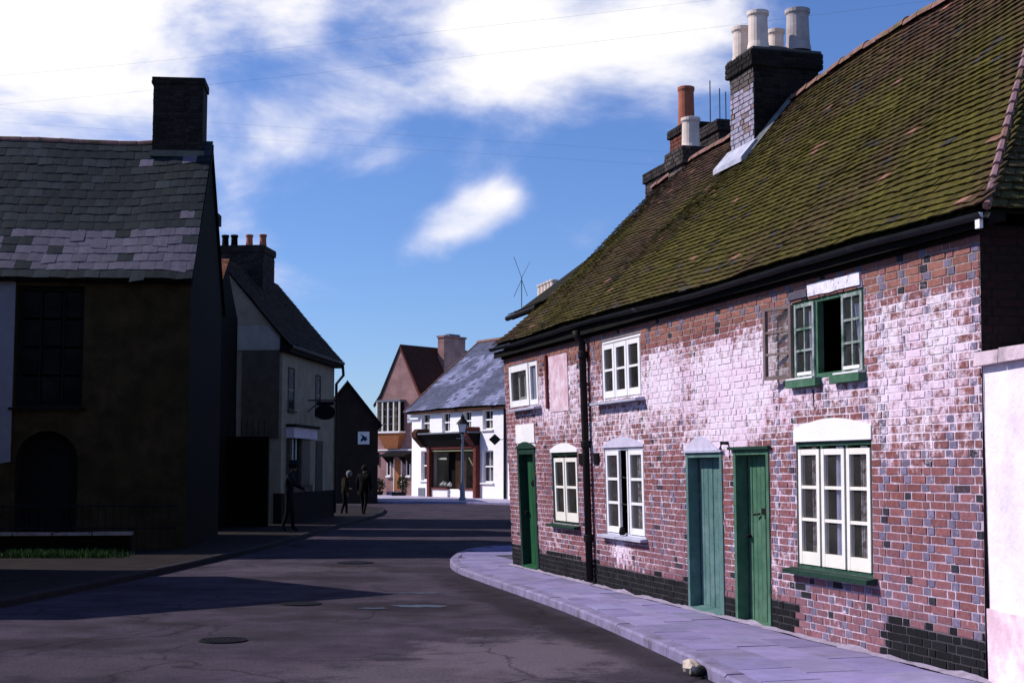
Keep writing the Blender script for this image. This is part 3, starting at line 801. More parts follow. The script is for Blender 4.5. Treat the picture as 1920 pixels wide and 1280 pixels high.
g.add(vs, [(4 * i + a, 4 * i + (a + 1) % 4, 4 * i + 4 + (a + 1) % 4, 4 * i + 4 + a) for i in range(n) for a in range(4)] + [(0, 1, 2, 3), (4 * n + 3, 4 * n + 2, 4 * n + 1, 4 * n)])
part('lintel', g, M('peeling_limewash', (.80, .76, .84), var=.15, scale=14, bump=.5, col2=(.30, .26, .32), s2=9, t2=.6, w2=.05), terr)
g = G(); fb(g, ROW, 2.80, 3.18, -.05, .018, 3.375, 3.45); part('lintel', g, M('dark_stone', (.10, .09, .12), var=.4, scale=12, bump=.5), terr)


# --- doors
def door(s0, s1, z0, z1, rec, fmat, lmat, planks, name, label, fw=.06, head=True):
    d = part(name, (lambda g: (fb(g, ROW, s0, s0 + fw, -.12, .012, z0, z1), fb(g, ROW, s1 - fw, s1, -.12, .012, z0, z1), fb(g, ROW, s0 + fw, s1 - fw, -.12, .008, z1 - fw, z1), g)[-1])(G()), fmat, terr, label=label)
    a, b = s0 + fw, s1 - fw; pw = (b - a) / planks
    for k in range(planks):
        g = G(); t = random.uniform(-.003, .003); x0, x1 = a + k * pw + .004, a + (k + 1) * pw - .004
        prof = [(x0, -.04), (x1, -.04), (x1, -.004), (x1 - .008, 0), (x0 + .008, 0), (x0, -.004)]
        g.prism([ROW.P(x, -rec + t + y, z0 + .06) for x, y in prof], ROW.P(x0, -rec, z1 - fw - .005) - ROW.P(x0, -rec, z0 + .06)); part('plank', g, lmat, d)
    g = G(); fb(g, ROW, a, b, -rec - .07, -rec - .045, z0 + .05, z1 - fw); part('door_backing', g, m_dark, d)
    g = G(); Pp = ROW.P
    g.hexa([Pp(a, -rec - .05, z0 - .03), Pp(b, -rec - .05, z0 - .03), Pp(b, .03, z0 - .03), Pp(a, .03, z0 - .03), Pp(a, -rec - .05, z0 + .065), Pp(b, -rec - .05, z0 + .065), Pp(b, .03, z0 + .03), Pp(a, .03, z0 + .03)])
    part('threshold', g, lmat if head else m_stonesill, d)
    return d


d2 = door(4.83, 5.84, .10, 1.90, .13, m_teal, m_teal, 7, 'door', 'faded blue-green plank door, second from the far end')
d3 = door(3.68, 4.53, .07, 1.92, .13, m_sage, m_sage, 7, 'door', 'faded mid-green plank door with letter plate, nearest of the three')
g = G(); fb(g, ROW, 4.96, 5.16, -.13, -.118, 1.02, 1.09); part('letter_plate', g, m_iron, d2)
g = G(); fb(g, ROW, 5.0, 5.12, -.118, -.112, 1.04, 1.07); part('letter_flap', g, m_metal, d2)
g = G(); fb(g, ROW, 3.95, 4.13, -.13, -.118, 1.24, 1.30); fb(g, ROW, 3.92, 4.04, -.13, -.11, 1.19, 1.235); part('letter_plate', g, m_iron, d3)
g = G(); g.tube([ROW.P(4.15, -.11, 1.24), ROW.P(4.24, -.08, 1.23)], .012, 6); part('knocker', g, m_iron, d3)
g = G(); g.lathe(ROW.P(4.40, -.09, 1.0), [(.012, -.02), (.028, -.015), (.03, .01), (.012, .02)], 10); g.tube([ROW.P(4.40, -.13, 1.0), ROW.P(4.40, -.08, 1.0)], .012, 6); part('handle', g, m_iron, d3)
g = G(); fb(g, ROW, 3.62, 4.60, .008, .05, 1.915, 1.945); part('drip_board', g, m_dgreen, d3)
g = G(); fb(g, ROW, 4.79, 5.90, .008, .04, 1.895, 1.92); part('drip_board', g, m_stonesill, d2)
head_arch(ROW, 4.95, 5.90, 1.92, 1.93, 2.08, m_lilac, terr, .006, 'door_head')
# far door: arched green frame, flush bright-green leaf
d1 = door(11.93, 12.92, .12, 2.03, .12, m_dgreen, m_bgreen, 3, 'door', 'bright green door with arched frame, farthest of the three', fw=.09)
head_arch(ROW, 11.90, 12.95, 2.032, 2.05, 2.14, m_dgreen, d1, .03, 'frame_arch')
g = G(); fb(g, ROW, 11.92, 12.96, -.03, .008, 2.12, 2.42); part('door_head', g, m_limew, terr)
g = G(); g.lathe(ROW.P(12.35, -.10, 1.48), [(.02, -.06), (.06, -.03), (.06, .03), (.02, .06)], 12); part('knocker', g, m_iron, d1)
g = G(); g.lathe(ROW.P(12.76, -.07, 1.0), [(.012, -.03), (.03, -.02), (.03, .02), (.012, .03)], 10); part('handle', g, m_iron, d1)
# odd bits on the wall
g = G(); fb(g, ROW, 11.09, 11.16, -.01, .035, 2.62, 3.44); part('timber_post', g, m_red, terr)
g = G(); fb(g, ROW, 10.14, 11.02, -.01, .010, 2.56, 3.40); part('blocked_window', g, M('pink_render', (.62, .40, .46), var=.2, scale=8, bump=.4, col2=(.72, .58, .64), s2=5), terr)
for a in (9.62, 8.98):
    g = G(); fb(g, ROW, a - .10, a + .10, .0, .02, 1.77, 1.93)
    for k in range(4): fb(g, ROW, a - .085, a + .085, .02, .03, 1.785 + k * .036, 1.80 + k * .036)
    part('air_brick', g, m_iron, terr)
g = G(); g.prism([ROW.P(2.73, .004, 2.47), ROW.P(2.70, .004, 2.47), ROW.P(2.69, .004, 2.28), ROW.P(2.71, .004, 2.30)], ROW.n * -.03); part('wall_stain', g, M('rust_stain', (.03, .018, .012)), terr)
for (a, z) in ((4.66, 1.99), (4.62, 2.02)):
    pass
g = G(); g.tube([ROW.P(4.68, 0, 1.99), ROW.P(4.68, .08, 1.99), ROW.P(4.68, .09, 1.92)], .022, 6); part('wall_hook', g, m_pipe, terr)

# --- roof
EAVE_D, RIDGE_D = .13, -2.7
NEAR, FAR = -.30, 13.72


def z_e(s): return 3.69 + .006 * s + .015 * math.sin(s * .9)
def z_r(s): return 7.26 - .042 * s + .035 * math.sin(s * 1.1 + 1)


def roof_pt(s, v, up=0.):
    de = EAVE_D + ROW.lean(s, 3.5); E_ = ROWF.P(s, de, z_e(s)); R_ = ROWF.P(s, RIDGE_D, z_r(s))
    b = (R_ - E_); nrm = ROW.u.cross(b).normalized()
    if nrm.z < 0: nrm = -nrm
    sag = -.06 * math.sin(math.pi * v) + .035 * nz(s * .55, v * 2.2, 2) + .012 * nz(s * 1.7, v * 6, 7)
    if v < .12: sag += .03 * (1 - v / .12) ** 2
    return E_ + b * v + nrm * (sag + up)


def hip_s(v): return NEAR + 2.75 * v


def tile_col(s, v):
    m = .60 + .75 * nz(s * .33, v * 1.9, 3) + .4 * nz(s * 1.4, v * 6, 5) + .25 * nz(s * 5, v * 20, 6)
    m -= .35 * clampf((v - .62) / .38); m += .15 * math.sin(v * 3)
    if abs(s - 9.35 - .25 * v) < .16 and v < .7: m += .25
    if s - hip_s(v) < .5: m -= .55 * (1 - (s - hip_s(v)) / .5)
    if 9.3 < s: m -= .12
    m = clampf(m); r = random.random()
    b = .84 + .32 * random.random()
    red = lerp3((.085, .042, .028), (.05, .033, .025), random.random()); moss = lerp3((.062, .053, .012), (.086, .073, .013), random.random())
    c = lerp3(red, moss, clampf(m * 1.2 - .03))
    if r < .006: c = (.24, .12, .085)
    elif r < .03: c = (.05, .045, .04)
    if abs(s - 9.35 - .25 * v) < .09 and v < .62: c = tuple(x * .55 for x in c)
    return (*(x * b for x in c), 1)


def tile_geo(pf, s0, s1, v0, v1, vtop, colr, th=.016, lift=.036):
    """one plain tile: lower edge lifted on the course below"""
    g = G(); g.cur = colr; j = random.uniform(-.003, .003); l = lift + random.uniform(-.003, .006); dv = (v1 - v0) * random.uniform(-.06, .06); sk = (v1 - v0) * random.uniform(-.07, .07)
    if random.random() < .025: dv -= (v1 - v0) * random.uniform(.2, .45); sk *= 2.5; l += .006   # a slipped one
    sm = (s0 + s1) / 2
    a = [pf(s0 + .003, v0 + dv + sk, l + j), pf(sm, v0 + dv, l + .004), pf(s1 - .003, v0 + dv - sk, l - j)]
    t = [pf(s0 + .003, vtop, .004), pf(sm, vtop, .006), pf(s1 - .003, vtop, .004)]
    ab = [pf(s0 + .003, v0 + dv + sk, l + j - th), pf(sm, v0 + dv, l + .004 - th), pf(s1 - .003, v0 + dv - sk, l - j - th)]
    g.add(a + t + ab, [(0, 1, 4, 3), (1, 2, 5, 4), (6, 7, 1, 0), (7, 8, 2, 1), (6, 0, 3), (8, 5, 2)]); return g


tiles = []; NR = 45
for r_ in range(NR):
    v0, v1 = r_ / NR, (r_ + 1) / NR; vt = min(1.0, v0 + 1.75 / NR)
    s = FAR - (.085 if r_ % 2 else 0)
    smin = hip_s(v0)
    if r_ % 2: tiles.append(tile_geo(roof_pt, FAR - .085, FAR, v0, v1, vt, tile_col(FAR, v0)))
    while s > smin + .03:
        s0 = max(s - .168, smin); tiles.append(tile_geo(roof_pt, s0, s, v0, v1, vt, tile_col((s + s0) / 2, (v0 + v1) / 2))); s -= .168
# under-surface of the whole roof + back slope + hip end
RE = ROWF.P
g = G(); n = 30; vs = []
for i in range(n + 1):
    s = NEAR + (FAR - NEAR) * i / n; vs += [roof_pt(s, v if s > hip_s(v) else clampf((s - NEAR) / 2.75), -.03) for v in (0, .25, .5, .75, 1)]
g.add(vs, [(5 * i + k, 5 * i + 5 + k, 5 * i + 6 + k, 5 * i + 1 + k) for i in range(n) for k in range(4)])
roof = part('roof', g, m_under, terr)
apex = ROWF.P(hip_s(1), RIDGE_D, z_r(hip_s(1)) - .05)
g = G(); g.quad(apex, ROWF.P(FAR, RIDGE_D, z_r(FAR) - .05), ROWF.P(FAR, -5.75, 3.66), ROWF.P(NEAR, -5.75, 3.66)); part('back_slope', g, M('old_tile_plain', (.08, .06, .03), var=.4, scale=6, bump=.5), roof)


# hip end
def hip_pt(t, v, up=0.):     # t = distance from the front hip line along the end eave (0..)
    A = ROWF.P(NEAR, EAVE_D + ROW.lean(0, 3.5), z_e(NEAR)); ap = ROWF.P(hip_s(1), RIDGE_D, z_r(hip_s(1)))
    base = A + (ap - A) * v; nrm = Vector((.265 * .75, -.964 * .75, .66)).normalized()
    return base - ROW.n * t + nrm * (up + .02 * nz(t * .7, v * 3))


for r_ in range(NR):
    v0 = r_ / NR; t = 0 if r_ % 2 == 0 else -.084; tm = 5.95 * (1 - v0)
    while t < tm:
        t0 = max(t, 0); t1 = min(t + .168, tm)
        if t1 - t0 > .02 and t0 < 3.2:
            c = lerp3((.085, .055, .035), (.06, .06, .016), clampf(.5 + nz(t, v0 * 5))); b = .7 + .6 * random.random()
            tiles.append(tile_geo(hip_pt, t0, t1, v0, v0 + 1 / NR, min(1, v0 + 1.75 / NR), (c[0] * b, c[1] * b, c[2] * b, 1)))
        t += .168
g = G(); g.quad(hip_pt(0, 0, -.03), hip_pt(0, 1, -.03), ROWF.P(NEAR, -5.75, 3.64)); part('hip_slope', g, m_under, roof)
pieces('roof_tile', tiles, m_tile, roof)
# ridge tiles
s = hip_s(1) - .05
while s < FAR:
    g = G(); p0 = ROWF.P(s, RIDGE_D, z_r(s) - .02 + random.uniform(-.012, .012)); p1 = ROWF.P(s + .31, RIDGE_D, z_r(s + .31) - .02 + random.uniform(-.012, .012)); n = 8
    vs = []
    for p, rr in ((p0, .125), (p1, .118)):
        for i in range(n + 1):
            a = math.pi * i / n; vs.append(p + ROW.n * (rr * math.cos(a)) + Vector((0, 0, rr * math.sin(a) * .9)))
    g.add(vs, [(i, i + 1, n + 2 + i, n + 1 + i) for i in range(n)] + [tuple(range(n + 1)), tuple(range(n + 1, 2 * n + 2))])
    part('ridge_tile', g, m_ridge, roof); s += .315
# hip tiles with their pale mortar
m_hipm = M('hip_mortar', (.27, .16, .17), var=.35, scale=9, bump=.5)
for i in range(26):
    v0, v1 = i / 26, (i + 1) / 26; g = G()
    a, b = hip_pt(0, v0, .01), hip_pt(0, v1, .0)
    g.tube([a + Vector((0, 0, .015)), b + Vector((0, 0, .005))], [.036, .03], 7); part('hip_tile', g, m_hipm if i % 5 else m_ridge, roof)
g = G(); fb(g, ROW, NEAR + .02, NEAR + .08, .15, .18, 3.54, 3.66); part('hip_iron', g, m_white, roof)
# gutter, brackets, downpipe
g = G(); vs = []; n = 60; k = 6
for i in range(n + 1):
    s = NEAR - .02 + (13.75 - NEAR) * i / n; c = ROWF.P(s, EAVE_D + ROW.lean(s, 3.5) + .03, z_e(s) - .04 + .008 * nz(s * 1.1, 2))
    for j in range(k + 1):
        a = math.pi + math.pi * j / k; vs.append(c + ROW.n * (.05 * math.cos(a)) + Vector((0, 0, .05 * math.sin(a) + .01)))
g.add(vs, [(i * (k + 1) + j, i * (k + 1) + j + 1, (i + 1) * (k + 1) + j + 1, (i + 1) * (k + 1) + j) for i in range(n) for j in range(k)])
part('gutter', g, m_gutter, terr, smooth=True)
g = G(); fb(g, ROW, NEAR, 13.70, .09, .115, 3.57, 3.67); part('fascia_board', g, m_soffit, terr)
g = G(); g.tube([ROW.P(9.28, .16, 3.64), ROW.P(9.27, .14, 3.56), ROW.P(9.26, .075, 3.46), ROW.P(9.25, .07, 2.0), ROW.P(9.24, .07, .16)], .052, 10)
dp = part('downpipe', g, m_pipe, terr, smooth=True)
for z in (3.3, 2.05, .75):
    g = G(); g.lathe(ROW.P(9.25, .07, z), [(.06, -.05), (.068, -.04), (.068, .04), (.06, .05)], 12); part('pipe_collar', g, m_pipe, dp)


# --- chimneys
def soot_shade_col(lo=.03, pale=0.):  # lowest tones add the shade of faces turned from the sun
    def f(s, z, h):
        b = .6 + .8 * random.random()
        if random.random() < pale: return (.30 * b, .28 * b, .36 * b, 1)
        return (lo * 1.25 * b, lo * b, lo * .92 * b, 1)
    return f


def stack(name, fr, s0, s1, d0, d1, z0, z1, parent, label=None, corbel=.05, cz=.28, colf_front=None, colf_side=None, mat=m_soot, mmat=m_sootm, course=.075):
    """brick stack between d0 (street side) and d1 (back)"""
    g = G(); fb(g, fr, s0 + .012, s1 - .012, d1 + .012, d0 - .012, z0, z1 - cz); fb(g, fr, s0 - corbel + .012, s1 + corbel - .012, d1 - corbel + .012, d0 + corbel - .012, z1 - cz, z1)
    st = part(name, g, mmat, parent, label=label)
    cf = colf_front or soot_shade_col(); cs = colf_side or soot_shade_col(); allb = []

    class A(Frame):
        def P(self, s, d, z): return fr.P(s, d0 + d, z)

    class B(Frame):
        def P(self, s, d, z): return fr.P(s0 - d, d0 - s, z)
    class A2(Frame):
        def P(self, s, d, z): return fr.P(s, d0 + corbel + d, z)

    class B2(Frame):
        def P(self, s, d, z): return fr.P(s0 - corbel - d, d0 + corbel - s, z)
    allb += brick_course_pieces(A((0, 0), 1, 0), s0, s1, z0, z1 - cz, [], cf, course)
    allb += brick_course_pieces(B((0, 0), 1, 0), 0, d0 - d1, z0, z1 - cz, [], cs, course)
    allb += brick_course_pieces(A2((0, 0), 1, 0), s0 - corbel, s1 + corbel, z1 - cz, z1, [], cs, course)
    allb += brick_course_pieces(B2((0, 0), 1, 0), 0, d0 - d1 + 2 * corbel, z1 - cz, z1, [], cs, course)
    rest = G()
    for b in allb: rest.add(b.v, b.f); rest.c += b.c
    part('brick', rest, mat, st, kind='stuff')
    return st


def pot(fr, s, d, z, h, r, mat, parent, rim=.02):
    g = G(); g.lathe(fr.P(s, d, z), [(r * 1.12, 0), (r * 1.08, .06), (r, .12), (r * .93, h - .12), (r * .95, h - .09), (r * .95 + rim, h - .06), (r * .95 + rim, h - .01), (r * .9, h), (r * .8, h), (r * .78, h - .25)], 20, False)
    part('chimney_pot', g, mat, parent, smooth=False)


ch = stack('chimney', ROWF, 8.34, 9.15, -2.08, -3.10, 5.7, 7.60, terr, 'sooty brick stack with four tall pots, its shaded side coloured near black', corbel=.05, cz=.24,
           colf_front=lambda s, z, h: ((.30 + .06 * random.random(), .30, .38, 1) if random.random() < .85 else (.22, .16, .16, 1)) if z < 7.1 else (.11, .09, .085, 1), colf_side=soot_shade_col(.014))  # sunlit front painted pale, shaded side painted near black
g = G(); fb(g, ROWF, 8.30, 9.19, -3.12, -2.06, 7.60, 7.63); g.hexa([ROWF.P(8.36, -3.1, 7.63), ROWF.P(9.1, -3.1, 7.63), ROWF.P(9.1, -2.1, 7.63), ROWF.P(8.36, -2.1, 7.63), ROWF.P(8.5, -2.9, 7.72), ROWF.P(8.95, -2.9, 7.72), ROWF.P(8.95, -2.25, 7.72), ROWF.P(8.5, -2.25, 7.72)])
part('cement_cap', g, M('dark_cement', (.10, .10, .10), var=.3, bump=.4), ch)
pot(ROWF, 8.50, -2.24, 7.62, .58, .145, m_pot_c, ch); pot(ROWF, 8.95, -2.20, 7.55, .55, .145, m_pot_c, ch); pot(ROWF, 8.98, -2.75, 7.62, .50, .12, m_pot_c, ch); pot(ROWF, 8.50, -2.86, 7.66, .62, .17, M('dark_buff_pot', (.42, .37, .36), var=.3, scale=4, bump=.2), ch)
g = G()
g.hexa([ROWF.P(8.26, -2.07, 6.06), ROWF.P(9.24, -2.07, 6.06), ROWF.P(9.24, -1.84, 5.96), ROWF.P(8.26, -1.84, 5.96), ROWF.P(8.26, -2.07, 6.30), ROWF.P(9.24, -2.07, 6.30), ROWF.P(9.24, -1.84, 6.03), ROWF.P(8.26, -1.84, 6.03)])
part('lead_flashing', g, m_lead, ch)
g = G(); vs = []
for i in range(8):
    d = -2.0 - i * .1; v = (EAVE_D - d) / (EAVE_D - RIDGE_D); p = roof_pt(8.31, v, .05); q = roof_pt(8.22, v, .045); vs += [p + Vector((0, 0, .06)), q]
g.add(vs, [(2 * i, 2 * i + 1, 2 * i + 3, 2 * i + 2) for i in range(7)]); part('lead_flashing', g, M('old_lead', (.16, .17, .17), var=.4, bump=.3), ch)
c2 = stack('chimney', ROWF, 12.45, 13.5, -3.35, -4.1, 5.2, 7.66, terr, 'dark broad stack behind the ridge', corbel=.04, cz=.2)
c3 = stack('chimney', ROWF, 12.05, 12.78, -2.55, -3.2, 5.6, 7.06, terr, 'low grey stack with cream and red pots at the far gable', corbel=.05, cz=.3, colf_front=soot_shade_col(.08, .3), colf_side=soot_shade_col(.05))
pot(ROWF, 12.36, -2.80, 7.04, .58, .155, m_pot_c, c3)
# ---- house with the tall red pot behind the far gable, and the return wing
wing = root('tiled_cottage', ROWF.P(14.6, -2, .1), 'small dark-walled cottage with brown tiled roof tucked against the far gable of the brick terrace', 'house')
g = G(); fb(g, ROWF, 13.75, 15.2, -5.2, -.78, 0, 4.5); part('wall', g, m_blackw, wing)


def wing_pt(s, v, up=0.):
    A = ROWF.P(s, -.50, 4.42); B = ROWF.P(s, -2.9, 6.35); b = B - A; nrm = ROW.u.cross(b).normalized(); nrm = nrm if nrm.z > 0 else -nrm
    k = .10 * max(0, 1 - v / .25) ** 2
    return A + b * v + nrm * (up + k - .05 * math.sin(v * 3.14))


wt = []
for r_ in range(24):
    v0 = r_ / 24; s = 15.38 - (.085 if r_ % 2 else 0)
    if r_ % 2: wt.append(tile_geo(wing_pt, 15.295, 15.38, v0, v0 + 1 / 24, min(1, v0 + 1.75 / 24), (.05, .04, .02, 1)))
    while s > 13.5:
        b = .7 + .6 * random.random(); c = lerp3((.06, .042, .028), (.055, .05, .014), random.random()); wt.append(tile_geo(wing_pt, s - .168, s, v0, v0 + 1 / 24, min(1, v0 + 1.75 / 24), (c[0] * b, c[1] * b, c[2] * b, 1))); s -= .168
g = G(); g.hexa([wing_pt(13.5, 0, -.10), wing_pt(15.36, 0, -.10), wing_pt(15.36, 1, -.10), wing_pt(13.5, 1, -.10), wing_pt(13.5, 0, -.02), wing_pt(15.36, 0, -.02), wing_pt(15.36, 1, -.02), wing_pt(13.5, 1, -.02)])
g.quad(ROWF.P(13.5, -2.9, 6.3), ROWF.P(15.36, -2.9, 6.3), ROWF.P(15.36, -5.5, 4.3), ROWF.P(13.5, -5.5, 4.3))
g.quad(ROWF.P(15.2, -.8, 4.45), ROWF.P(15.2, -5.2, 4.45), ROWF.P(15.2, -2.9, 6.25))
wroof = part('roof', g, m_under, wing); pieces('roof_tile', wt, m_tile, wroof, 120)
g = G()
for i in range(14):
    s = 13.6 + i * .13; pass
g.tube([wing_pt(13.5, 0, -.06) + ROW.n * .06, wing_pt(15.42, 0, -.06) + ROW.n * .06], .05, 8); part('gutter', g, m_pipe, wing)
rear = root('rear_house', ROWF.P(16, -5.5, 0), 'mostly hidden dark house whose tall red pot shows behind the brick terrace', 'house')
g = G(); fb(g, ROWF, 13.9, 17.2, -8, -3.3, 0, 5.2); part('wall', g, m_blackw, rear)
g = G(); g.prism([ROWF.P(13.8, -3.1, 5.0), ROWF.P(13.8, -8.2, 5.0), ROWF.P(13.8, -5.6, 6.6)], ROW.u * 3.5); part('roof', g, M('old_tile_plain'), rear)
ra = stack('chimney', ROWF, 15.2, 16.4, -3.5, -4.3, 5.0, 7.5, rear, 'dark brick stack', corbel=.04, cz=.2, colf_front=soot_shade_col(.05), colf_side=soot_shade_col(.03))
rb = stack('chimney', ROWF, 14.05, 14.95, -3.45, -4.2, 5.0, 8.02, rear, 'reddish stack with tall red pot', corbel=.04, cz=.16, colf_front=lambda s, z, h: (.13 + .05 * random.random(), .055, .04, 1), colf_side=soot_shade_col(.02))  # sunlit face painted reddish, shaded side painted near black
pot(ROWF, 14.60, -3.65, 8.0, .80, .155, m_pot_r, rb, .012)
# little far pots + aerials
dist = root('distant_house', ROWF.P(33, -8, 0), 'distant house behind the terrace with a row of small cream chimney pots', 'house')
g = G(); fb(g, ROWF, 31.5, 35, -12, -6, 0, 5.0); part('wall', g, m_blackw, dist)
g = G(); g.prism([ROWF.P(31.4, -5.8, 4.9), ROWF.P(31.4, -12.2, 4.9), ROWF.P(31.4, -9, 6.5)], ROW.u * 3.6); part('roof', g, M('old_tile_plain'), dist)
dc = stack('chimney', ROWF, 31.5, 33.2, -6.0, -6.7, 4, 6.85, dist, None, corbel=.04, cz=.2)
for i in range(5): pot(ROWF, 31.7 + i * .34, -6.3, 6.85, .62, .12, m_pot_c, dc)


def aerial_rods(name, base, rods, label, parent=None, mast_h=1.0):
    rt = root(name, base, label, 'aerial'); b = Vector(base)
    g = G(); g.tube([b, b + Vector((0, 0, mast_h))], .010, 6); part('mast', g, m_alu, rt)
    for a, c in rods:
        g = G(); g.tube([b + Vector(a), b + Vector(c)], .0055, 5); part('rod', g, m_alu, rt)


aerial_rods('television_aerial', ROWF.P(18.3, -1.5, 5.0), [((0, 0, .62), (-.16, 0, 1.05)), ((0, 0, .62), (.17, 0, .95)), ((0, 0, .58), (-.16, 0, .22)), ((0, 0, .58), (.12, 0, .24))], 'thin metal X-shaped television aerial beyond the far end of the mossy roof', mast_h=.62)
pb = ROWF.P(12.9, -3.7, 7.66)
for i, (ds, h) in enumerate(((.70, 1.0), (.28, .75), (.02, .62))):
    rt = root('television_aerial', ROWF.P(12.9 + ds, -3.7, 7.66), ('tallest of the three thin rods on the dark stack behind the red pot', 'middle one of the three thin rods on the dark stack', 'shortest of the three thin rods on the dark stack')[i], 'aerial', 'rod aerials on the dark stack')
    g = G(); g.tube([ROWF.P(12.9 + ds, -3.7, 7.64), ROWF.P(12.9 + ds, -3.7, 7.66 + h)], .011, 5); part('rod', g, m_alu, rt)
    g = G(); g.lathe(ROWF.P(12.9 + ds, -3.7, 7.655), [(.03, 0), (.03, .05), (.014, .07)], 8); part('bracket', g, m_iron, rt)

# ---------------------------------------------------------------- garden wall at the right edge
GW = Frame((3.63, 10.93), .085, -1)
gwr = root('garden_wall', (3.8, 9.0, 0), 'tall pinkish white rendered garden wall with stone coping at the right edge', 'wall')
g = G(); vs = []; n, m = 20, 12
for i in range(n + 1):
    for j in range(m + 1):
        s = 5.2 * i / n; z = .62 + 1.88 * j / m; vs.append(GW.P(s, -.0 + .015 * nz(s * 1.5, z * 1.5, 3), z))
g.add(vs, [(i * (m + 1) + j, (i + 1) * (m + 1) + j, (i + 1) * (m + 1) + j + 1, i * (m + 1) + j + 1) for i in range(n) for j in range(m)])
fb(g, GW, 0, 5.2, -.35, -.03, 0, 2.5); g.quad(GW.P(0, -.03, .6), GW.P(0, .005, .6), GW.P(0, .005, 2.5), GW.P(0, -.03, 2.5))
part('rendered_face', g, m_pinkw, gwr, smooth=True)
g = G(); fb(g, GW, -.0, 5.2, -.03, .03, 0, .66); part('plinth', g, m_pinkp, gwr)
s = -.05
while s < 5.0:
    g = G(); j = random.uniform(-.012, .012); Pp = GW.P; a, b = s, s + .44
    g.hexa([Pp(a, -.4, 2.5 + j), Pp(b, -.4, 2.5 + j), Pp(b, .06, 2.5), Pp(a, .06, 2.5), Pp(a, -.4, 2.66 + j), Pp(b, -.4, 2.66 - j), Pp(b, .05, 2.60), Pp(a, .05, 2.60 + j)]); part('coping_stone', g, M('coping', (.62, .48, .54), var=.3, scale=8, bump=.5, col2=(.16, .13, .14), s2=4, t2=.62), gwr); s += .45

# ---------------------------------------------------------------- slate house on the left
LH = Frame((-6.62, 29.1), -1, -.10, flip=True)     # s runs left from the front right corner
lh = root('slate_house', (-9, 31, 0), 'tall dark rendered house with big grey slate roof and broad brick stack on the left', 'house')


def lh_out(): return LH.n


if LH.n.y > 0: LH.n = -LH.n
g = G(); lo = [(1.38, 2.82, 2.95, 5.42), (2.18 - .05, 3.42, .35, 2.35)]
W_ = 7.5; HE = 5.62
LO = [(2.13, 3.48, 2.95, 5.42), (2.18, 3.40, .0, 2.55)]
sc = sorted(set([0, W_, 2.13, 3.48, 2.18, 3.40])); zc2 = sorted(set([0, 2.55, 2.95, 5.42, HE]))
for i in range(len(sc) - 1):
    for j in range(len(zc2) - 1):
        cs, cz = (sc[i] + sc[i + 1]) / 2, (zc2[j] + zc2[j + 1]) / 2
        if any(a < cs < b and c < cz < d for a, b, c, d in LO): continue
        g.quad(LH.P(sc[i], 0, zc2[j]), LH.P(sc[i + 1], 0, zc2[j]), LH.P(sc[i + 1], 0, zc2[j + 1]), LH.P(sc[i], 0, zc2[j + 1]))
for a, b, c, d in LO:
    for p0, p1 in (((a, c), (a, d)), ((b, c), (b, d)), ((a, d), (b, d)), ((a, c), (b, c))):
        g.quad(LH.P(p0[0], 0, p0[1]), LH.P(p1[0], 0, p1[1]), LH.P(p1[0], -.4, p1[1]), LH.P(p0[0], -.4, p0[1]))
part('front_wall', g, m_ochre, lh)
DEP = 6.2; RZ = 9.1
g = G(); g.quad(LH.P(0, 0, 0), LH.P(0, -DEP, 0), LH.P(0, -DEP, HE), LH.P(0, -DEP / 2, RZ - .1), LH.P(0, 0, HE))
g.quad(LH.P(0, -DEP, 0), LH.P(W_, -DEP, 0), LH.P(W_, -DEP, HE), LH.P(0, -DEP, HE)); g.quad(LH.P(W_, 0, 0), LH.P(W_, -DEP, 0), LH.P(W_, -DEP, HE), LH.P(W_, -DEP / 2, RZ - .1), LH.P(W_, 0, HE))
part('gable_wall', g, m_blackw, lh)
g = G(); n = 14; pts = [(2.18, 1.85), (2.18, 2.56), (3.40, 2.56), (3.40, 1.85)] + [(2.79 + .61 * math.cos(math.pi * i / n), 1.85 + .62 * math.sin(math.pi * i / n)) for i in range(1, n)]
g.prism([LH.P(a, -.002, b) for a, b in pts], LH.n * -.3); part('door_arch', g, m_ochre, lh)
g = G(); fb(g, LH, 2.18, 3.40, -.4, -.33, 0, 2.6); dr = part('door', g, m_soffit, lh)
for k in range(6):
    g = G(); fb(g, LH, 2.2 + k * .2, 2.385 + k * .2, -.33, -.315, .05, 2.5); part('plank', g, m_soffit, dr)
w = frame_win(LH, 2.13, 3.48, 2.95, 5.42, -.2, m_dark, lh, mull=(2.58, 3.03), ft=.08)
for k in range(3):
    for q in range(4):
        g = G(); fb(g, LH, 2.2 + k * .43, 2.56 + k * .43, -.25, -.244, 3.05 + q * .58, 3.58 + q * .58); part('pane', g, GLASS_FAR, w)
sill(LH, 2.05, 3.56, 2.95, w, m_soffit, d1=.12)
g = G(); g.prism([LH.P(a, .0, b) for a, b in ((3.50, 5.55), (3.50, 1.85), (4.2, 1.72), (W_, 1.70), (W_, 5.55))], LH.n * .03); part('painted_render', g, m_shadew, lh)
g = G(); fb(g, LH, -.05, W_, -.05, .22, 5.50, 5.60); part('soffit', g, m_soffit, lh)


def lh_pt(s, v, up=0.):
    A = LH.P(s, .28, 5.55); B = LH.P(s, -DEP / 2, RZ + .10 * math.exp(-((s - .2) / 1.2) ** 2) - .03 * math.sin(s)); b = B - A; nr = Vector((0, -.7, .7))
    return A + b * v + nr * (up - .10 * math.sin(math.pi * v) * min(1, s / 1.5) + .02 * nz(s * .5, v * 2))


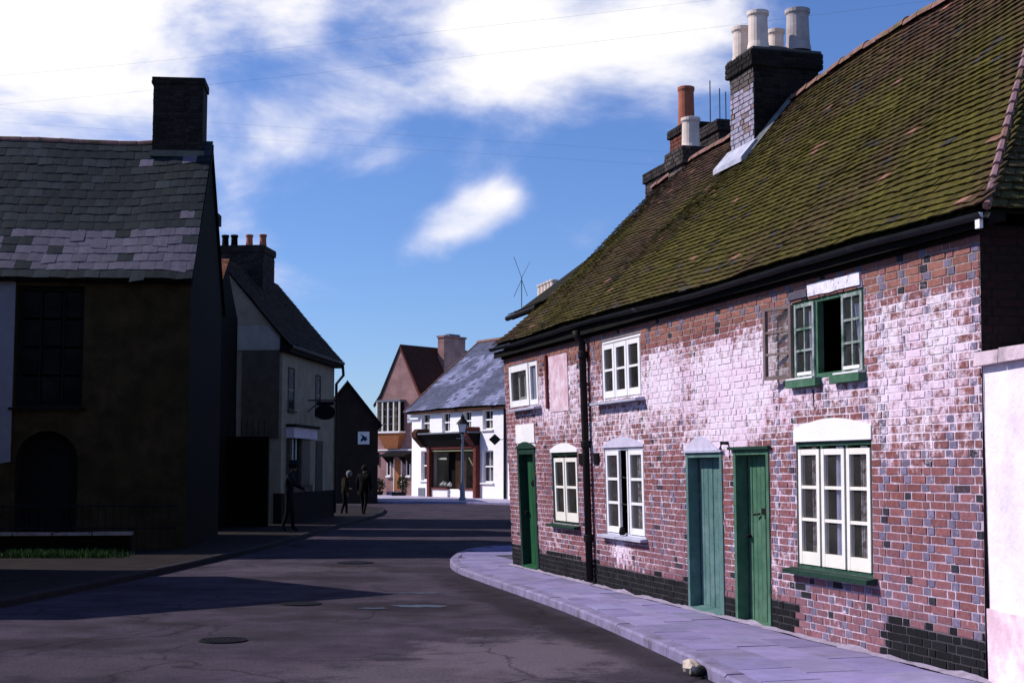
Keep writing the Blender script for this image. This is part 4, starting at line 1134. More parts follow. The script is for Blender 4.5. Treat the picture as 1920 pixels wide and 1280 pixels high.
sl_ = []; NS = 17; SW = .315
for r_ in range(NS):
    v0 = r_ / NS; s = -.06 - (.16 if r_ % 2 else 0)
    while s < 6.2:
        s0, s1 = max(s, -.06), s + SW * random.uniform(.92, 1.08)
        pale = (1 <= r_ <= 5) and random.random() < .84 or (r_ > 5 and random.random() < .03)
        b = .85 + .3 * random.random()
        if pale: c = (.098 * b, .088 * b, .115 * b)
        else: c = (.013 * b, .018 * b, .021 * b) if random.random() < .8 else (.022 * b, .029 * b, .034 * b)  # slate tones lowered to deepen the roof's shade
        if r_ > 13: c = tuple(x * 1.15 for x in c)
        if s1 - s0 > .04: sl_.append(tile_geo(lh_pt, s0, s1, v0, v0 + 1 / NS, min(1, v0 + 1.8 / NS), (*c, 1), .010, .022))
        s = s1
g = G(); n = 12; vs = []
for i in range(n + 1):
    s = -.04 + (W_ + .04) * i / n; vs += [lh_pt(s, v, -.03) for v in (0, .25, .5, .75, 1)]
g.add(vs, [(5 * i + k, 5 * i + 5 + k, 5 * i + 6 + k, 5 * i + 1 + k) for i in range(n) for k in range(4)])
g.quad(LH.P(-.06, -DEP / 2, RZ - .03), LH.P(W_, -DEP / 2, RZ - .03), LH.P(W_, -DEP - .3, HE - .1), LH.P(-.06, -DEP - .3, HE - .1))
lroof = part('roof', g, m_soffit, lh); pieces('slate', sl_, m_slate, lroof)
s = 1.25
while s < 6.4:
    g = G(); g.tube([lh_pt(s, 1, .0) + Vector((0, .05, random.uniform(0, .02))), lh_pt(s + .42, 1, .0) + Vector((0, .05, random.uniform(0, .02)))], .085, 8); part('ridge_tile', g, m_ridge, lroof); s += .43
g = G(); fb(g, LH, -.10, .0, -DEP / 2, .25, 0, 0); 
bb = G(); bb.add([LH.P(-.07, .27, 5.42), LH.P(-.07, -DEP / 2, RZ - .12), LH.P(-.07, -DEP / 2, RZ + .02), LH.P(-.07, .27, 5.56), LH.P(-.01, .27, 5.42), LH.P(-.01, -DEP / 2, RZ - .12), LH.P(-.01, -DEP / 2, RZ + .02), LH.P(-.01, .27, 5.56)], [(0, 1, 2, 3), (7, 6, 5, 4), (0, 4, 5, 1), (3, 2, 6, 7), (0, 3, 7, 4)]); part('verge_board', bb, m_soffit, lroof)


class LHS(Frame):
    def P(self, s, d, z): return LH.P(1.27 - s, d, z)


st = stack('chimney', LHS((0, 0), 1, 0), 0, 1.13, -2.75, -3.6, 8.2, 10.58, lh, 'broad dark brick stack without pots', corbel=.035, cz=.16, colf_front=soot_shade_col(.022), colf_side=soot_shade_col(.018))
g = G(); fb(g, LHS((0, 0), 1, 0), -.05, 1.17, -2.77, -2.68, 8.74, 8.88); part('cement_fillet', g, M('dull_cement', (.12, .12, .10), var=.3, bump=.3), st)
# low garden wall, coping, railings in front
lwr = root('low_wall', (-8.8, 28, .1), 'low dark wall with pale coping stones in front of the slate house', 'wall')
g = G(); fb(g, LH, .95, 5.5, .85, 1.10, 0, .42); part('wall', g, m_blackw, lwr)
s = .9
for i in range(6):
    g = G(); fb(g, LH, s + .01, s + .73, .80, 1.16, .42, .48 + random.uniform(-.008, .008)); part('coping_stone', g, M('dull_coping', (.30, .24, .22), var=.4, scale=5, bump=.4), lwr); s += .75
rl = root('iron_railing', (-7.6, 28.2, .48), 'dark iron railings on the low wall in front of the slate house', 'railing')
for z in (.55, .98):
    g = G(); g.tube([LH.P(.05, .95, z), LH.P(5.4, .95, z)], .016, 6); part('rail', g, m_black, rl)
for i in range(36):
    s = .08 + i * .15; g = G(); g.tube([LH.P(s, .95, .10 if s < .95 else .46), LH.P(s, .95, 1.02), LH.P(s, .95, 1.10)], [.010, .010, .002], 5); part('bar', g, m_black, rl)
# grass verge
g = G(); random.seed(5)
for i in range(9000):
    x = random.uniform(-14, -7.0); y = 26.0 + random.random() * 1.0 - .1 * (x + 7)*.0
    if x > -7.8 and random.random() > (-7.0 - x) / .8: continue
    if nz(x * 1.1, y * 2.3, 4) < -.28: continue
    h = random.uniform(.05, .16); a = random.uniform(0, 6.28); w_ = .012; lx, ly = random.uniform(-.05, .05), random.uniform(-.05, .05)
    g.add([(x - w_ * math.cos(a), y - w_ * math.sin(a), .09), (x + w_ * math.cos(a), y + w_ * math.sin(a), .09), (x + lx, y + ly, .09 + h)], [(0, 1, 2)])
o = part('grass', g, m_grass, kind='stuff'); o['label'] = 'thin strip of green grass at the foot of the low wall'; o['category'] = 'grass'
random.seed(21)
# off-frame house on the left whose gable throws the wedge of shadow
oh = root('gabled_house', (-12, 21, 0), 'brick house with a street-side gable standing left of the view', 'house')
m_ob = brick_mat('off_brick', (.20, .08, .06), (.26, .11, .08), (.35, .30, .28), 1, (0, 1, 0))
GX = -8.95; GY = 20.95
g = G(); poly = [(GX, GY - 3.6, 0), (GX, GY + 2.4, 0), (GX, GY + 2.4, 3.75), (GX, GY, 6.0), (GX, GY - 3.6, 3.3)]; g.prism(poly, (-7, 0, 0)); part('wall', g, m_ob, oh)
g = G(); g.hexa([(GX + .15, GY - 3.9, 3.1), (GX - 7, GY - 3.9, 3.1), (GX - 7, GY, 6.03), (GX + .15, GY, 6.03), (GX + .15, GY - 3.9, 3.22), (GX - 7, GY - 3.9, 3.22), (GX - 7, GY, 6.15), (GX + .15, GY, 6.15)])
g.hexa([(GX + .15, GY + 2.7, 3.5), (GX - 7, GY + 2.7, 3.5), (GX - 7, GY + .01, 6.03), (GX + .15, GY + .01, 6.03), (GX + .15, GY + 2.7, 3.62), (GX - 7, GY + 2.7, 3.62), (GX - 7, GY + .01, 6.15), (GX + .15, GY + .01, 6.15)])
part('roof', g, M('old_tile_plain'), oh)
g = G(); g.cbox((GX + .01, GY - .8, 1.6), (.08, 1.1, 1.3)); part('window', g, m_white, oh)

# ---------------------------------------------------------------- outbuilding, yard wall and public house behind the slate house
ob = root('outbuilding', (-9, 38.5, 0), 'narrow dark outbuilding with red tiled roof between slate house and pale gable', 'house')
g = G(); g.prism([(-7.95, 37.4, 0), (-7.95, 41, 0), (-7.95, 41, 6.0), (-7.95, 39.2, 7.5), (-7.95, 37.4, 5.9)], (-3, 0, 0)); part('wall', g, m_blackw, ob)
tl = []


def ob_pt(s, v, up=0.): return Vector((-7.85 - s, 37.2 + 2.0 * v, 5.85 + 1.65 * v)) + Vector((0, -.64, .77)) * up


g = G(); g.quad(ob_pt(0, 0, -.01), ob_pt(3, 0, -.01), ob_pt(3, 1, -.01), ob_pt(0, 1, -.01)); r2 = part('roof', g, m_under, ob)
for r_ in range(24):
    for i in range(14):
        b = .7 + .6 * random.random(); tl.append(tile_geo(ob_pt, i * .168, (i + 1) * .168, r_ / 24, (r_ + 1) / 24, min(1, (r_ + 1.75) / 24), (.24 * b, .10 * b, .06 * b, 1)))
pieces('roof_tile', tl, m_tile, r2, 60)
OBF = Frame((-8.55, 37.6), 1, 0)
stack('chimney', OBF, -.2, .55, .0, -.6, 6.0, 8.55, ob, None, corbel=.10, cz=.3)
yw = root('yard_wall', (-7.6, 39.8, 0), 'dark boarded yard wall with spiked rail beside the pale gable', 'wall')
g = G(); g.cbox((-7.95, 39.9, 1.3), (2.3, .2, 2.6)); part('wall', g, m_blackw, yw)
for i in range(9):
    g = G(); g.tube([(-8.2 + i * .16, 39.8, 2.5), (-8.2 + i * .16, 39.8, 3.0), (-8.2 + i * .16, 39.8, 3.1)], [.014, .014, .003], 5); part('spike', g, m_black, yw)
PB = Frame((-6.8, 42), .0995, .995)
pub = root('public_house', (-8.2, 45.5, 0), 'shaded pale rendered house with shop window and four-pot stack beyond the slate house', 'house')
PLN = 6.9
g = G(); fb(g, PB, 0, PLN, -4.2, 0, 0, 5.2); part('wall', g, m_grey, pub)
gb = G(); gb.prism([PB.P(0, .0, 5.2), PB.P(0, .02, 5.5), PB.P(0, -2.15, 8.05), PB.P(0, -4.4, 5.2)], PB.u * .3); part('gable', gb, m_grey, pub)
g = G(); g.prism([PB.P(-.05, d_, z_) for d_, z_ in ((-1.62, 5.2), (0, 5.2), (0, 5.46), (-.44, 5.93), (-1.62, 5.93))], PB.u * .05); part('pale_band', g, M('pale_band_paint', (.34, .30, .26), var=.18, scale=3, bump=.3), pub)
g = G(); fb(g, PB, -.06, .0, -1.20, -.08, 2.6, 5.19); part('board_panel', g, m_greyd, pub)
g = G(); fb(g, PB, -.04, PLN + .03, -.2, .035, 0, .98); part('plinth', g, m_plinth, pub)


def pub_pt(s, v, up=0.):
    A = PB.P(s, .26, 5.30); B = PB.P(s, -2.15, 8.12); return A + (B - A) * v + Vector((.75, 0, .66)) * (up + .03 * max(0, 1 - v / .2) ** 2 + .015 * nz(s, v * 3))


g = G(); n = 12; vs = []
for i in range(n + 1):
    s = -.12 + (PLN + .3) * i / n; vs += [pub_pt(s, v, -.02) for v in (0, .1, .25, .6, 1)]
g.add(vs, [(5 * i + k, 5 * i + 5 + k, 5 * i + 6 + k, 5 * i + 1 + k) for i in range(n) for k in range(4)])
g.quad(PB.P(-.12, -2.15, 8.08), PB.P(PLN + .2, -2.15, 8.08), PB.P(PLN + .2, -4.7, 5.1), PB.P(-.12, -4.7, 5.1)); g.prism([PB.P(-.10, .25, 5.14), PB.P(-.10, -.05, 5.14), PB.P(-.10, -.05, 5.58), PB.P(-.10, .25, 5.26)], PB.u * (PLN + .28))
proof = part('roof', g, m_soffit, pub)
pt_ = G()
for r_ in range(38):
    s = -.12 - (.08 if r_ % 2 else 0)
    while s < PLN + .15:
        b = .6 + .8 * random.random(); q = tile_geo(pub_pt, max(s, -.12), s + .168, r_ / 38, (r_ + 1) / 38, min(1, (r_ + 1.75) / 38), (.045 * b, .035 * b, .028 * b, 1)); pt_.add(q.v, q.f); pt_.c += q.c; s += .168
part('roof_tile', pt_, m_tile, proof, kind='stuff')
g = G(); g.tube([pub_pt(0, 0, -.02), pub_pt(PLN + .2, 0, -.02)], .06, 8); g.tube([pub_pt(PLN + .1, 0, -.03), PB.P(PLN + .08, .3, 4.9), PB.P(PLN + .05, .06, 4.6), PB.P(PLN + .05, .05, .2)], .05, 8); part('gutter', g, m_black, pub)
pst = stack('chimney', PB, 2.9, 4.3, -1.45, -3.0, 6.4, 8.82, pub, 'dark stack with four pots in a row', corbel=.04, cz=.22)
for i, (dv, mt) in enumerate(((-1.60, m_pot_r), (-2.05, m_pot_r), (-2.55, m_soot), (-2.85, m_soot))): pot(PB, 3.4, dv, 8.82, .42, .11, m_pot_r if mt is m_pot_r else m_blackw, pst)
stack('chimney', PB, 5.0, 5.6, -1.25, -1.7, 6.0, 7.15, pub, 'small stub stack on the front slope', corbel=.05, cz=.15)
for a, b, c, d in ((.67, 1.43, 3.45, 4.75), (4.15, 4.85, 3.45, 4.75)):
    w = frame_win(PB, a, b, c, d, .02, m_greyd, pub, ft=.06)
    for q in range(2):
        g = G(); fb(g, PB, a + .06, b - .06, .0, .006, c + .06 + q * .6, c + .6 + q * .6); part('pane', g, GLASS, w)
        g = G(); fb(g, PB, a + .06, b - .06, -.002, .003, c + .06 + q * .6, c + .6 + q * .6); part('dark_sheet', g, m_dark, w)  # near-black sheet behind the panes, standing in for the unlit room
    sill(PB, a - .05, b + .05, c, w, m_greyd, d0=0)
sf = part('shop_front', (lambda g: (fb(g, PB, .60, 3.55, .0, .10, .98, 1.2), fb(g, PB, .60, .72, .0, .12, 1.2, 2.62), fb(g, PB, 1.95, 2.1, .0, .12, 1.2, 2.62), g)[-1])(G()), m_greyd, pub)
g = G(); fb(g, PB, .55, 3.5, .0, .24, 2.62, 2.95); part('fascia', g, M('pale_fascia', (.66, .52, .56), var=.2, bump=.2), sf)
g = G(); fb(g, PB, .50, 3.6, .0, .32, 2.95, 3.03); part('cornice', g, m_soffit, sf)
g = G(); fb(g, PB, .72, 1.95, .01, .03, 1.2, 2.62); part('pane', g, m_dark, sf)
for k in range(3):
    g = G(); fb(g, PB, .74 + k * .4, .79 + k * .4, .03, .06, 1.9 if k else 1.9, 2.6); part('window_bar', g, m_cream, sf)
g = G(); fb(g, PB, .74, 1.6, .03, .06, 1.86, 1.92); part('window_bar', g, m_cream, sf)
g = G(); fb(g, PB, 2.35, 3.45, .0, .03, .2, 2.6); part('door', g, m_black, sf)
g = G(); fb(g, PB, 4.3, 5.2, .0, .03, .98, 2.6); part('door', g, m_greyd, pub)
hs = root('hanging_sign', PB.P(3.2, .5, 3.25), 'dark oval hanging sign on an iron bracket on the shaded pale house', 'sign')
g = G(); g.tube([PB.P(3.2, 0, 3.86), PB.P(3.2, .95, 3.86)], .022, 6); g.tube([PB.P(3.2, 0, 3.5), PB.P(3.2, .4, 3.84)], .015, 6); part('bracket', g, m_black, hs)
g = G(); n = 18; g.prism([PB.P(3.18, .56 + .34 * math.cos(2 * math.pi * i / n), 3.48 + .24 * math.sin(2 * math.pi * i / n)) for i in range(n)], PB.u * .06); part('board', g, m_black, hs)
g = G(); fb(g, PB, 3.17, 3.25, .28, .84, 3.70, 3.82); part('top_board', g, m_black, hs)

# dark gabled brick house further on
dk = root('gabled_house', (-9, 72, 0), 'dark brick gabled house in shadow with a white bird sign on its wall', 'house')
m_db = brick_mat('shaded_red_brick', (.022, .011, .009), (.028, .015, .011), (.03, .025, .022), 1, (1, 0, 0))  # brick coloured near black, the gable's shade put into it
g = G(); g.prism([(-6.58, 70, 0), (-6.58, 70, 3.95), (-8.1, 70, 5.88), (-10.2, 70, 3.2), (-10.2, 70, 0)], (-.9, 7, 0)); part('wall', g, m_db, dk)
g = G(); g.hexa([(-6.40, 69.8, 3.72), (-7.3, 77, 3.72), (-9.0, 77, 5.92), (-8.1, 69.8, 5.92), (-6.34, 69.8, 3.82), (-7.24, 77, 3.82), (-9.0, 77, 6.04), (-8.1, 69.8, 6.04)])
part('roof', g, m_soffit, dk)  # shade put into this slope's colour; the sunlit slope is brown tile
g = G(); g.hexa([(-8.11, 69.85, 5.90), (-9.01, 77, 5.90), (-11.4, 77, 3.0), (-10.4, 69.85, 3.0), (-8.11, 69.85, 6.0), (-9.01, 77, 6.0), (-11.4, 77, 3.12), (-10.4, 69.85, 3.12)]); part('roof_slope', g, M('brown_tile', (.16, .075, .05), var=.3, bump=.4), dk)
bs_ = root('wall_sign', (-7.28, 69.95, 2.88), 'small white square sign with a dark flying bird on the dark gabled house', 'sign')
g = G(); g.cbox((-7.28, 69.96, 3.19), (.56, .05, .62)); part('board', g, M('sign_white', (.75, .70, .66), var=.1), bs_)
g = G(); bird = [(-.20, .20), (-.10, .10), (-.06, .02), (-.16, -.10), (-.10, -.20), (-.02, -.10), (.08, -.16), (.20, -.06), (.12, .0), (.2, .06), (.06, .06), (.02, .10), (-.06, .14)]
g.prism([(-7.28 + x, 69.93, 3.19 + z) for x, z in bird], (0, .012, 0)); part('bird_emblem', g, M('sign_blue', (.02, .03, .08)), bs_)

# ---------------------------------------------------------------- brick house with the bay window
BH = Frame((-8.3, 88), .77, -.64)
m_pb = brick_mat('pink_brick', (.24, .115, .105), (.30, .14, .125), (.34, .26, .25), 1, tuple(BH.u))
bh = root('bay_house', (-6, 89, 0), 'pink brick house with steep gable, oriel bay window and big chimney beside the white shop', 'house')
g = G(); GT = [(0, 0), (3.75, 0), (3.75, 5.7)] + [(3.55, 6.05), (1.9, 9.05), (.25, 6.05)] + [(0, 5.7)]
g.prism([BH.P(a, 0, b) for a, b in GT], BH.n * -7.5); part('wall', g, m_pb, bh)
m_dt = M('dark_red_tile', (.055, .025, .022), var=.35, scale=5, bump=.5, bscale=14)
for sgn in (-1, 1):
    prof = [(1.9, 9.08), (1.9 + sgn * 1.62, 6.15), (1.9 + sgn * 2.2, 5.55), (1.9 + sgn * 2.25, 5.66), (1.9 + sgn * 1.70, 6.28), (1.9, 9.26)]
    g = G(); g.prism([BH.P(a, .03, b) for a, b in prof], BH.n * -7.7); part('roof_slope', g, m_dt, bh)
    g = G(); prof = [(1.9, 8.98), (1.9 + sgn * 1.6, 6.06), (1.9 + sgn * 2.18, 5.45), (1.9 + sgn * 2.26, 5.6), (1.9 + sgn * 1.70, 6.24), (1.9, 9.2)]
    g.prism([BH.P(a, .06, b) for a, b in prof], BH.n * -.05); part('barge_board', g, m_red if sgn > 0 else m_soffit, bh)
st = part('chimney', fb(G(), BH, 2.25, 2.78, -5.0, -3.0, 5.5, 9.85), m_pb, bh, label='tall plain brick stack')
g = G(); fb(g, BH, 2.19, 2.84, -5.06, -2.94, 9.85, 9.98); part('stack_cap', g, m_pb, st)
g = G(); fb(g, BH, 2.35, 2.68, -4.6, -3.6, 9.98, 10.12); part('flue_cap', g, m_metal, st)
bay = part('bay_window', fb(G(), BH, .35, 2.40, .0, .55, 5.74, 5.86), m_metal, bh)
g = G(); P = BH.P
g.hexa([P(.85, 0, 2.9), P(1.95, 0, 2.9), P(1.95, .25, 2.9), P(.85, .25, 2.9), P(.42, 0, 3.84), P(2.33, 0, 3.84), P(2.33, .5, 3.84), P(.42, .5, 3.84)]); part('bay_base', g, m_orange, bay)
g = G(); fb(g, BH, .36, 2.39, 0, .55, 3.84, 3.95); part('sill', g, m_white, bay)
for k in range(5):
    s = .42 + k * 1.9 / 4.0 - .03; g = G(); fb(g, BH, s, s + .08, .44, .52, 3.95, 5.74); part('mullion', g, m_cream, bay)
g = G(); fb(g, BH, .39, .45, 0, .44, 3.95, 5.74); part('mullion', g, m_cream, bay)
for k in range(4):
    for q in range(4):
        a = .48 + k * .475; z = 3.96 + q * .44; g = G(); fb(g, BH, a, a + .40, .47, .475, z, z + .42); part('pane', g, GLASS_FAR, bay)
for q in range(1, 4):
    g = G(); fb(g, BH, .45, 2.33, .46, .50, 3.94 + q * .44, 3.97 + q * .44); part('glazing_bar', g, m_metal, bay)
g = G(); fb(g, BH, .5, 2.28, .05, .08, 3.95, 5.72); part('room_dark', g, m_dark, bay)
for a in (.55, 1.05, 1.75):
    g = G(); fb(g, BH, a, a + .22, .32, .36, 3.96, 5.72); part('curtain', g, M('gold_curtain', (.30, .22, .14), var=.3), bay)
g = G(); fb(g, BH, .06, 3.3, .0, .06, 2.78, 2.86); part('string_course', g, m_white, bh)
hd = part('door_hood', (lambda g: (g.prism([P(.75, 0, 2.68), P(.75, .7, 2.48), P(.75, .7, 2.40), P(.75, 0, 2.40)], BH.u * 2.2), g)[-1])(G()), m_soffit, bh)
for a in (.95, 1.3, 2.3, 2.75):
    g = G(); g.prism([P(a, 0, 2.4), P(a, .55, 2.4), P(a, 0, 1.95)], BH.u * .1); part('bracket', g, m_soffit, hd)
dd_ = part('door', fb(G(), BH, 1.50, 2.08, -.05, .02, .35, 2.2), m_orange, bh)
for k in range(2):
    g = G(); fb(g, BH, 1.44 + k * .62, 1.50 + k * .62, 0, .05, .3, 2.25); part('door_post', g, m_cream, dd_)
g = G(); fb(g, BH, 1.3, 2.3, 0, .5, .1, .3); part('step', g, m_kerb, bh)
for a in (.85, 2.5):
    w = frame_win(BH, a, a + .32, 1.25, 2.4, .03, m_white, bh, ft=.05)
    for q in range(3):
        g = G(); fb(g, BH, a + .05, a + .27, .0, .012, 1.3 + q * .35, 1.63 + q * .35); part('pane', g, m_dark, w)
    sill(BH, a - .04, a + .36, 1.25, w, m_white, d0=0, d1=.12, h=.1)
g = G(); fb(g, BH, 2.62, 3.2, .0, .1, 4.45, 5.2); part('white_panel', g, m_white, bh)
g = G(); g.tube([P(.10, .05, 2.7), P(.12, .05, 1.9)], .05, 6); part('pipe_stub', g, m_soffit, bh)


def shrub(x, y, z, r, h, label, pot_=True):
    rt = root('potted_shrub', (x, y, z), label, 'shrub', 'potted shrubs by the brick house door')
    g = G(); g.lathe((x, y, z), [(r * .55, 0), (r * .75, r * .6), (r * .8, r * .62)], 12); part('pot', g, m_black, rt)
    g = G(); g.tube([(x, y, z + r * .5), (x, y, z + h * .7)], .03, 6); part('stem', g, m_brown, rt)
    g = G()
    for i in range(420):
        th = random.uniform(0, 6.28); ph = math.acos(random.uniform(-1, 1)); rr = r * random.uniform(.55, 1.08) * (1 + .25 * nz(th * 2, ph * 3))
        c = Vector((x + rr * math.sin(ph) * math.cos(th), y + rr * math.sin(ph) * math.sin(th), z + h * .62 + (h * .42) * rr / r * math.cos(ph)))
        a = Vector((random.gauss(0, 1), random.gauss(0, 1), random.gauss(0, 1))).normalized() * .06; b = a.orthogonal().normalized() * .035
        g.add([c - a, c + b, c + a, c - b], [(0, 1, 2, 3)])
    part('foliage', g, m_leaf, rt)


shrub(-8.05, 86.6, .1, .36, .95, 'small round dark shrub in a pot left of the brick house door')
shrub(-6.5, 85.1, .1, .33, 1.15, 'taller dark shrub in a pot between the brick house door and the white shop')
g = G(); g.cbox((-6.7, 84.6, .2), (.8, .4, .2)); part('stone_trough', g, m_black, label='low dark trough at the foot of the taller potted shrub', cat='trough')

# ---------------------------------------------------------------- white shop


class ShopFrame(Frame):
    def P(self, s, d, z): return Frame.P(self, s * 1.18, d, z)


SH = ShopFrame((-5.9, 84), .54, -.84)
sh = root('white_shop', (-2.5, 82, 0), 'whitewashed shop with slate roof and dark shop front at the end of the street', 'shop')
SL = 11.5; P = SH.P
SO = [(.98, 1.80, 3.78, 4.85), (3.0, 3.77, 3.74, 4.85), (5.0, 5.73, 3.78, 4.85), (6.74, 7.63, 3.80, 4.85), (.95, 1.92, 1.02, 2.70), (6.69, 7.68, .95, 2.66), (2.05, 6.40, .55, 2.95)]
sc = sorted(set([0, SL] + [x for o_ in SO for x in o_[:2]])); zc3 = sorted(set([0, 5.0] + [x for o_ in SO for x in o_[2:]]))
g = G()
for i in range(len(sc) - 1):
    for j in range(len(zc3) - 1):
        cs, cz = (sc[i] + sc[i + 1]) / 2, (zc3[j] + zc3[j + 1]) / 2
        if any(a < cs < b and c < cz < d for a, b, c, d in SO): continue
        g.quad(P(sc[i], 0, zc3[j]), P(sc[i + 1], 0, zc3[j]), P(sc[i + 1], 0, zc3[j + 1]), P(sc[i], 0, zc3[j + 1]))
for a, b, c, d in SO:
    for p0, p1 in (((a, c), (a, d)), ((b, c), (b, d)), ((a, d), (b, d)), ((a, c), (b, c))):
        g.quad(P(p0[0], 0, p0[1]), P(p1[0], 0, p1[1]), P(p1[0], -.3, p1[1]), P(p0[0], -.3, p0[1]))
g.quad(P(0, 0, 0), P(0, -9, 0), P(0, -9, 5), P(0, -4.8, 9.2), P(0, 0, 5)); g.quad(P(SL, 0, 0), P(SL, -9, 0), P(SL, -9, 5), P(SL, -4.8, 9.2), P(SL, 0, 5)); g.quad(P(0, -9, 0), P(SL, -9, 0), P(SL, -9, 5), P(0, -9, 5))
part('wall', g, M('shop_limewash', (.90, .87, .88), var=.06, scale=3, bump=.2, bscale=30), sh)
g = G(); fb(g, SH, .1, SL - .1, -5, -2.4, 0, 4.9); part('room_dark', g, m_dark, sh)
g = G(); fb(g, SH, -.1, SL, -.05, .28, 4.86, 5.0); part('soffit', g, m_brown, sh)


def sh_pt(s, v, up=0.):
    A = P(s, .36, 4.98 + .10 * math.sin(s * .3)); B = P(s, -4.8, 9.36); b = B - A
    return A + b * v + Vector((SH.n.x * .65, SH.n.y * .65, .75)) * (up + .03 * nz(s * .7, v * 3))


g = G(); n = 10; vs = []
for i in range(n + 1):
    s = -.3 + (SL + .5) * i / n; vs += [sh_pt(s, v, -.03) for v in (0, .33, .66, 1)]
g.add(vs, [(4 * i + k, 4 * i + 4 + k, 4 * i + 5 + k, 4 * i + 1 + k) for i in range(n) for k in range(3)]); g.quad(P(-.3, -4.8, 9.33), P(SL + .2, -4.8, 9.33), P(SL + .2, -9.4, 4.8), P(-.3, -9.4, 4.8))
sroof = part('roof', g, m_soffit, sh)
q_ = G()
for r_ in range(30):
    s = -.3 - (.15 if r_ % 2 else 0)
    while s < SL + .1:
        v = r_ / 30; b = .8 + .4 * random.random(); pale = clampf((nz(s * .6, v * 3.2, 6) * 1.6 + .12) * 2.2) if v < .75 else 0
        pale = pale if random.random() < .8 else 0
        c = lerp3((.085, .09, .14), (.20, .21, .32), pale); t = tile_geo(sh_pt, max(s, -.3), s + .3, v, v + 1 / 30, min(1, v + 1.8 / 30), (c[0] * b, c[1] * b, c[2] * b, 1), .012, .03); q_.add(t.v, t.f); q_.c += t.c; s += .3
part('slate', q_, m_slate, sroof, kind='stuff')
s = -.3
while s < SL:
    g = G(); g.tube([sh_pt(s, 1, .03), sh_pt(s + .44, 1, .03)], .13, 7); part('ridge_tile', g, m_ridge, sroof); s += .45
for i in range(10):
    g = G(); g.tube([sh_pt(-.3, i / 10, .02), sh_pt(-.3, (i + .97) / 10, .02)], .07, 6); part('verge_tile', g, m_ridge, sroof)
for k, (a, b, c, d) in enumerate(SO[:6]):
    w = frame_win(SH, a, b, c, d, -.14, m_white, sh, ft=.07)
    mid = (c + d) / 2; g = G(); fb(g, SH, a + .07, b - .07, -.20, -.13, mid - .04, mid + .04); part('meeting_rail', g, m_white, w)
    for q in range(2):
        for r_ in range(2):
            x0 = a + .07 + q * (b - a - .14) / 2; x1 = x0 + (b - a - .14) / 2 - .02; z0 = (c + .1, mid + .04)[r_]; z1 = (mid - .04, d - .07)[r_]
            g = G(); fb(g, SH, x0, x1, -.19, -.185, z0, z1); part('pane', g, GLASS_FAR, w)
            g = G(); fb(g, SH, x0 - .015, x0 + .015, -.185, -.16, z0, z1); part('glazing_bar', g, m_white, w)
    g = G(); fb(g, SH, a + .07, b - .07, -.29, -.28, c, d); part('room_dark', g, m_dark if k < 4 else M('net_curtain', (.30, .27, .36), var=.35, scale=5), w)
    if k < 4:
        g = G(); fb(g, SH, a + .3, a + .5, -.27, -.25, c, mid + .2); part('curtain', g, m_lace, w)
    sill(SH, a - .06, b + .06, c, w, m_white, d0=-.14, d1=.10, h=.09)
# shop front
fr_ = part('shop_front', (lambda g: (fb(g, SH, 1.95, 2.18, -.02, .28, 0, 2.95), fb(g, SH, 6.28, 6.52, -.02, .28, 0, 2.95), fb(g, SH, 2.18, 6.28, .0, .22, 2.80, 2.95), g)[-1])(G()), m_red, sh)
g = G()
g.hexa([P(1.75, 0, 2.95), P(6.5, 0, 2.95), P(6.5, .30, 2.95), P(1.75, .30, 2.95), P(1.45, 0, 3.62), P(6.55, 0, 3.62), P(6.55, .75, 3.62), P(1.45, .75, 3.62)]); part('fascia', g, m_soffit, fr_)
g = G(); fb(g, SH, 1.40, 6.6, 0, .82, 3.62, 3.70); part('cornice', g, m_metal, fr_)
for a in (1.35, 6.05):
    g = G(); g.prism([P(a, 0, 2.9), P(a, .3, 2.9), P(a, .86, 3.45), P(a, .9, 3.75), P(a, .7, 3.95), P(a, 0, 3.95)], SH.u * .5); part('console', g, m_red if a > 3 else m_brown, fr_)
g = G(); fb(g, SH, 2.18, 6.28, .05, .12, 2.66, 2.74); part('blind_rail', g, M('gold_strip', (.40, .38, .20)), fr_)
for a, b in ((2.18, 3.72), (4.85, 6.28)):
    g = G(); fb(g, SH, a, b, -.05, .12, 0, .52); part('stall_riser', g, m_white, fr_)
    g = G(); fb(g, SH, a, b, -.05, .18, .52, .62); part('sill', g, m_red, fr_)
    g = G(); fb(g, SH, a, b, .04, .05, .62, 2.66); part('pane', g, GLASS_FAR, fr_)
g = G(); fb(g, SH, 3.80, 4.80, -.40, -.35, .12, 2.6); dr = part('door', g, m_brown, fr_)
g = G(); fb(g, SH, 3.95, 4.65, -.35, -.34, .9, 2.4); part('pane', g, GLASS_FAR, dr)
g = G(); fb(g, SH, 3.72, 4.85, -.35, .15, 0, .10); part('step', g, m_kerb, fr_)
g = G(); fb(g, SH, 2.2, 3.7, -.75, -.70, .6, 2.9); fb(g, SH, 4.9, 6.25, -.75, -.70, .6, 2.9); part('window_backing', g, m_dark, fr_)
g = G(); fb(g, SH, 2.4, 3.2, -.2, -.18, 2.2, 2.3); part('window_card', g, m_cream, fr_)
g = G(); g.hexa([P(5.2, -.2, 2.3), P(5.3, -.2, 2.3), P(5.3, -.18, 2.3), P(5.2, -.18, 2.3), P(5.9, -.2, 1.5), P(6.0, -.2, 1.5), P(6.0, -.18, 1.5), P(5.9, -.18, 1.5)]); part('window_card', g, M('yellow_card', (.45, .40, .22)), fr_)
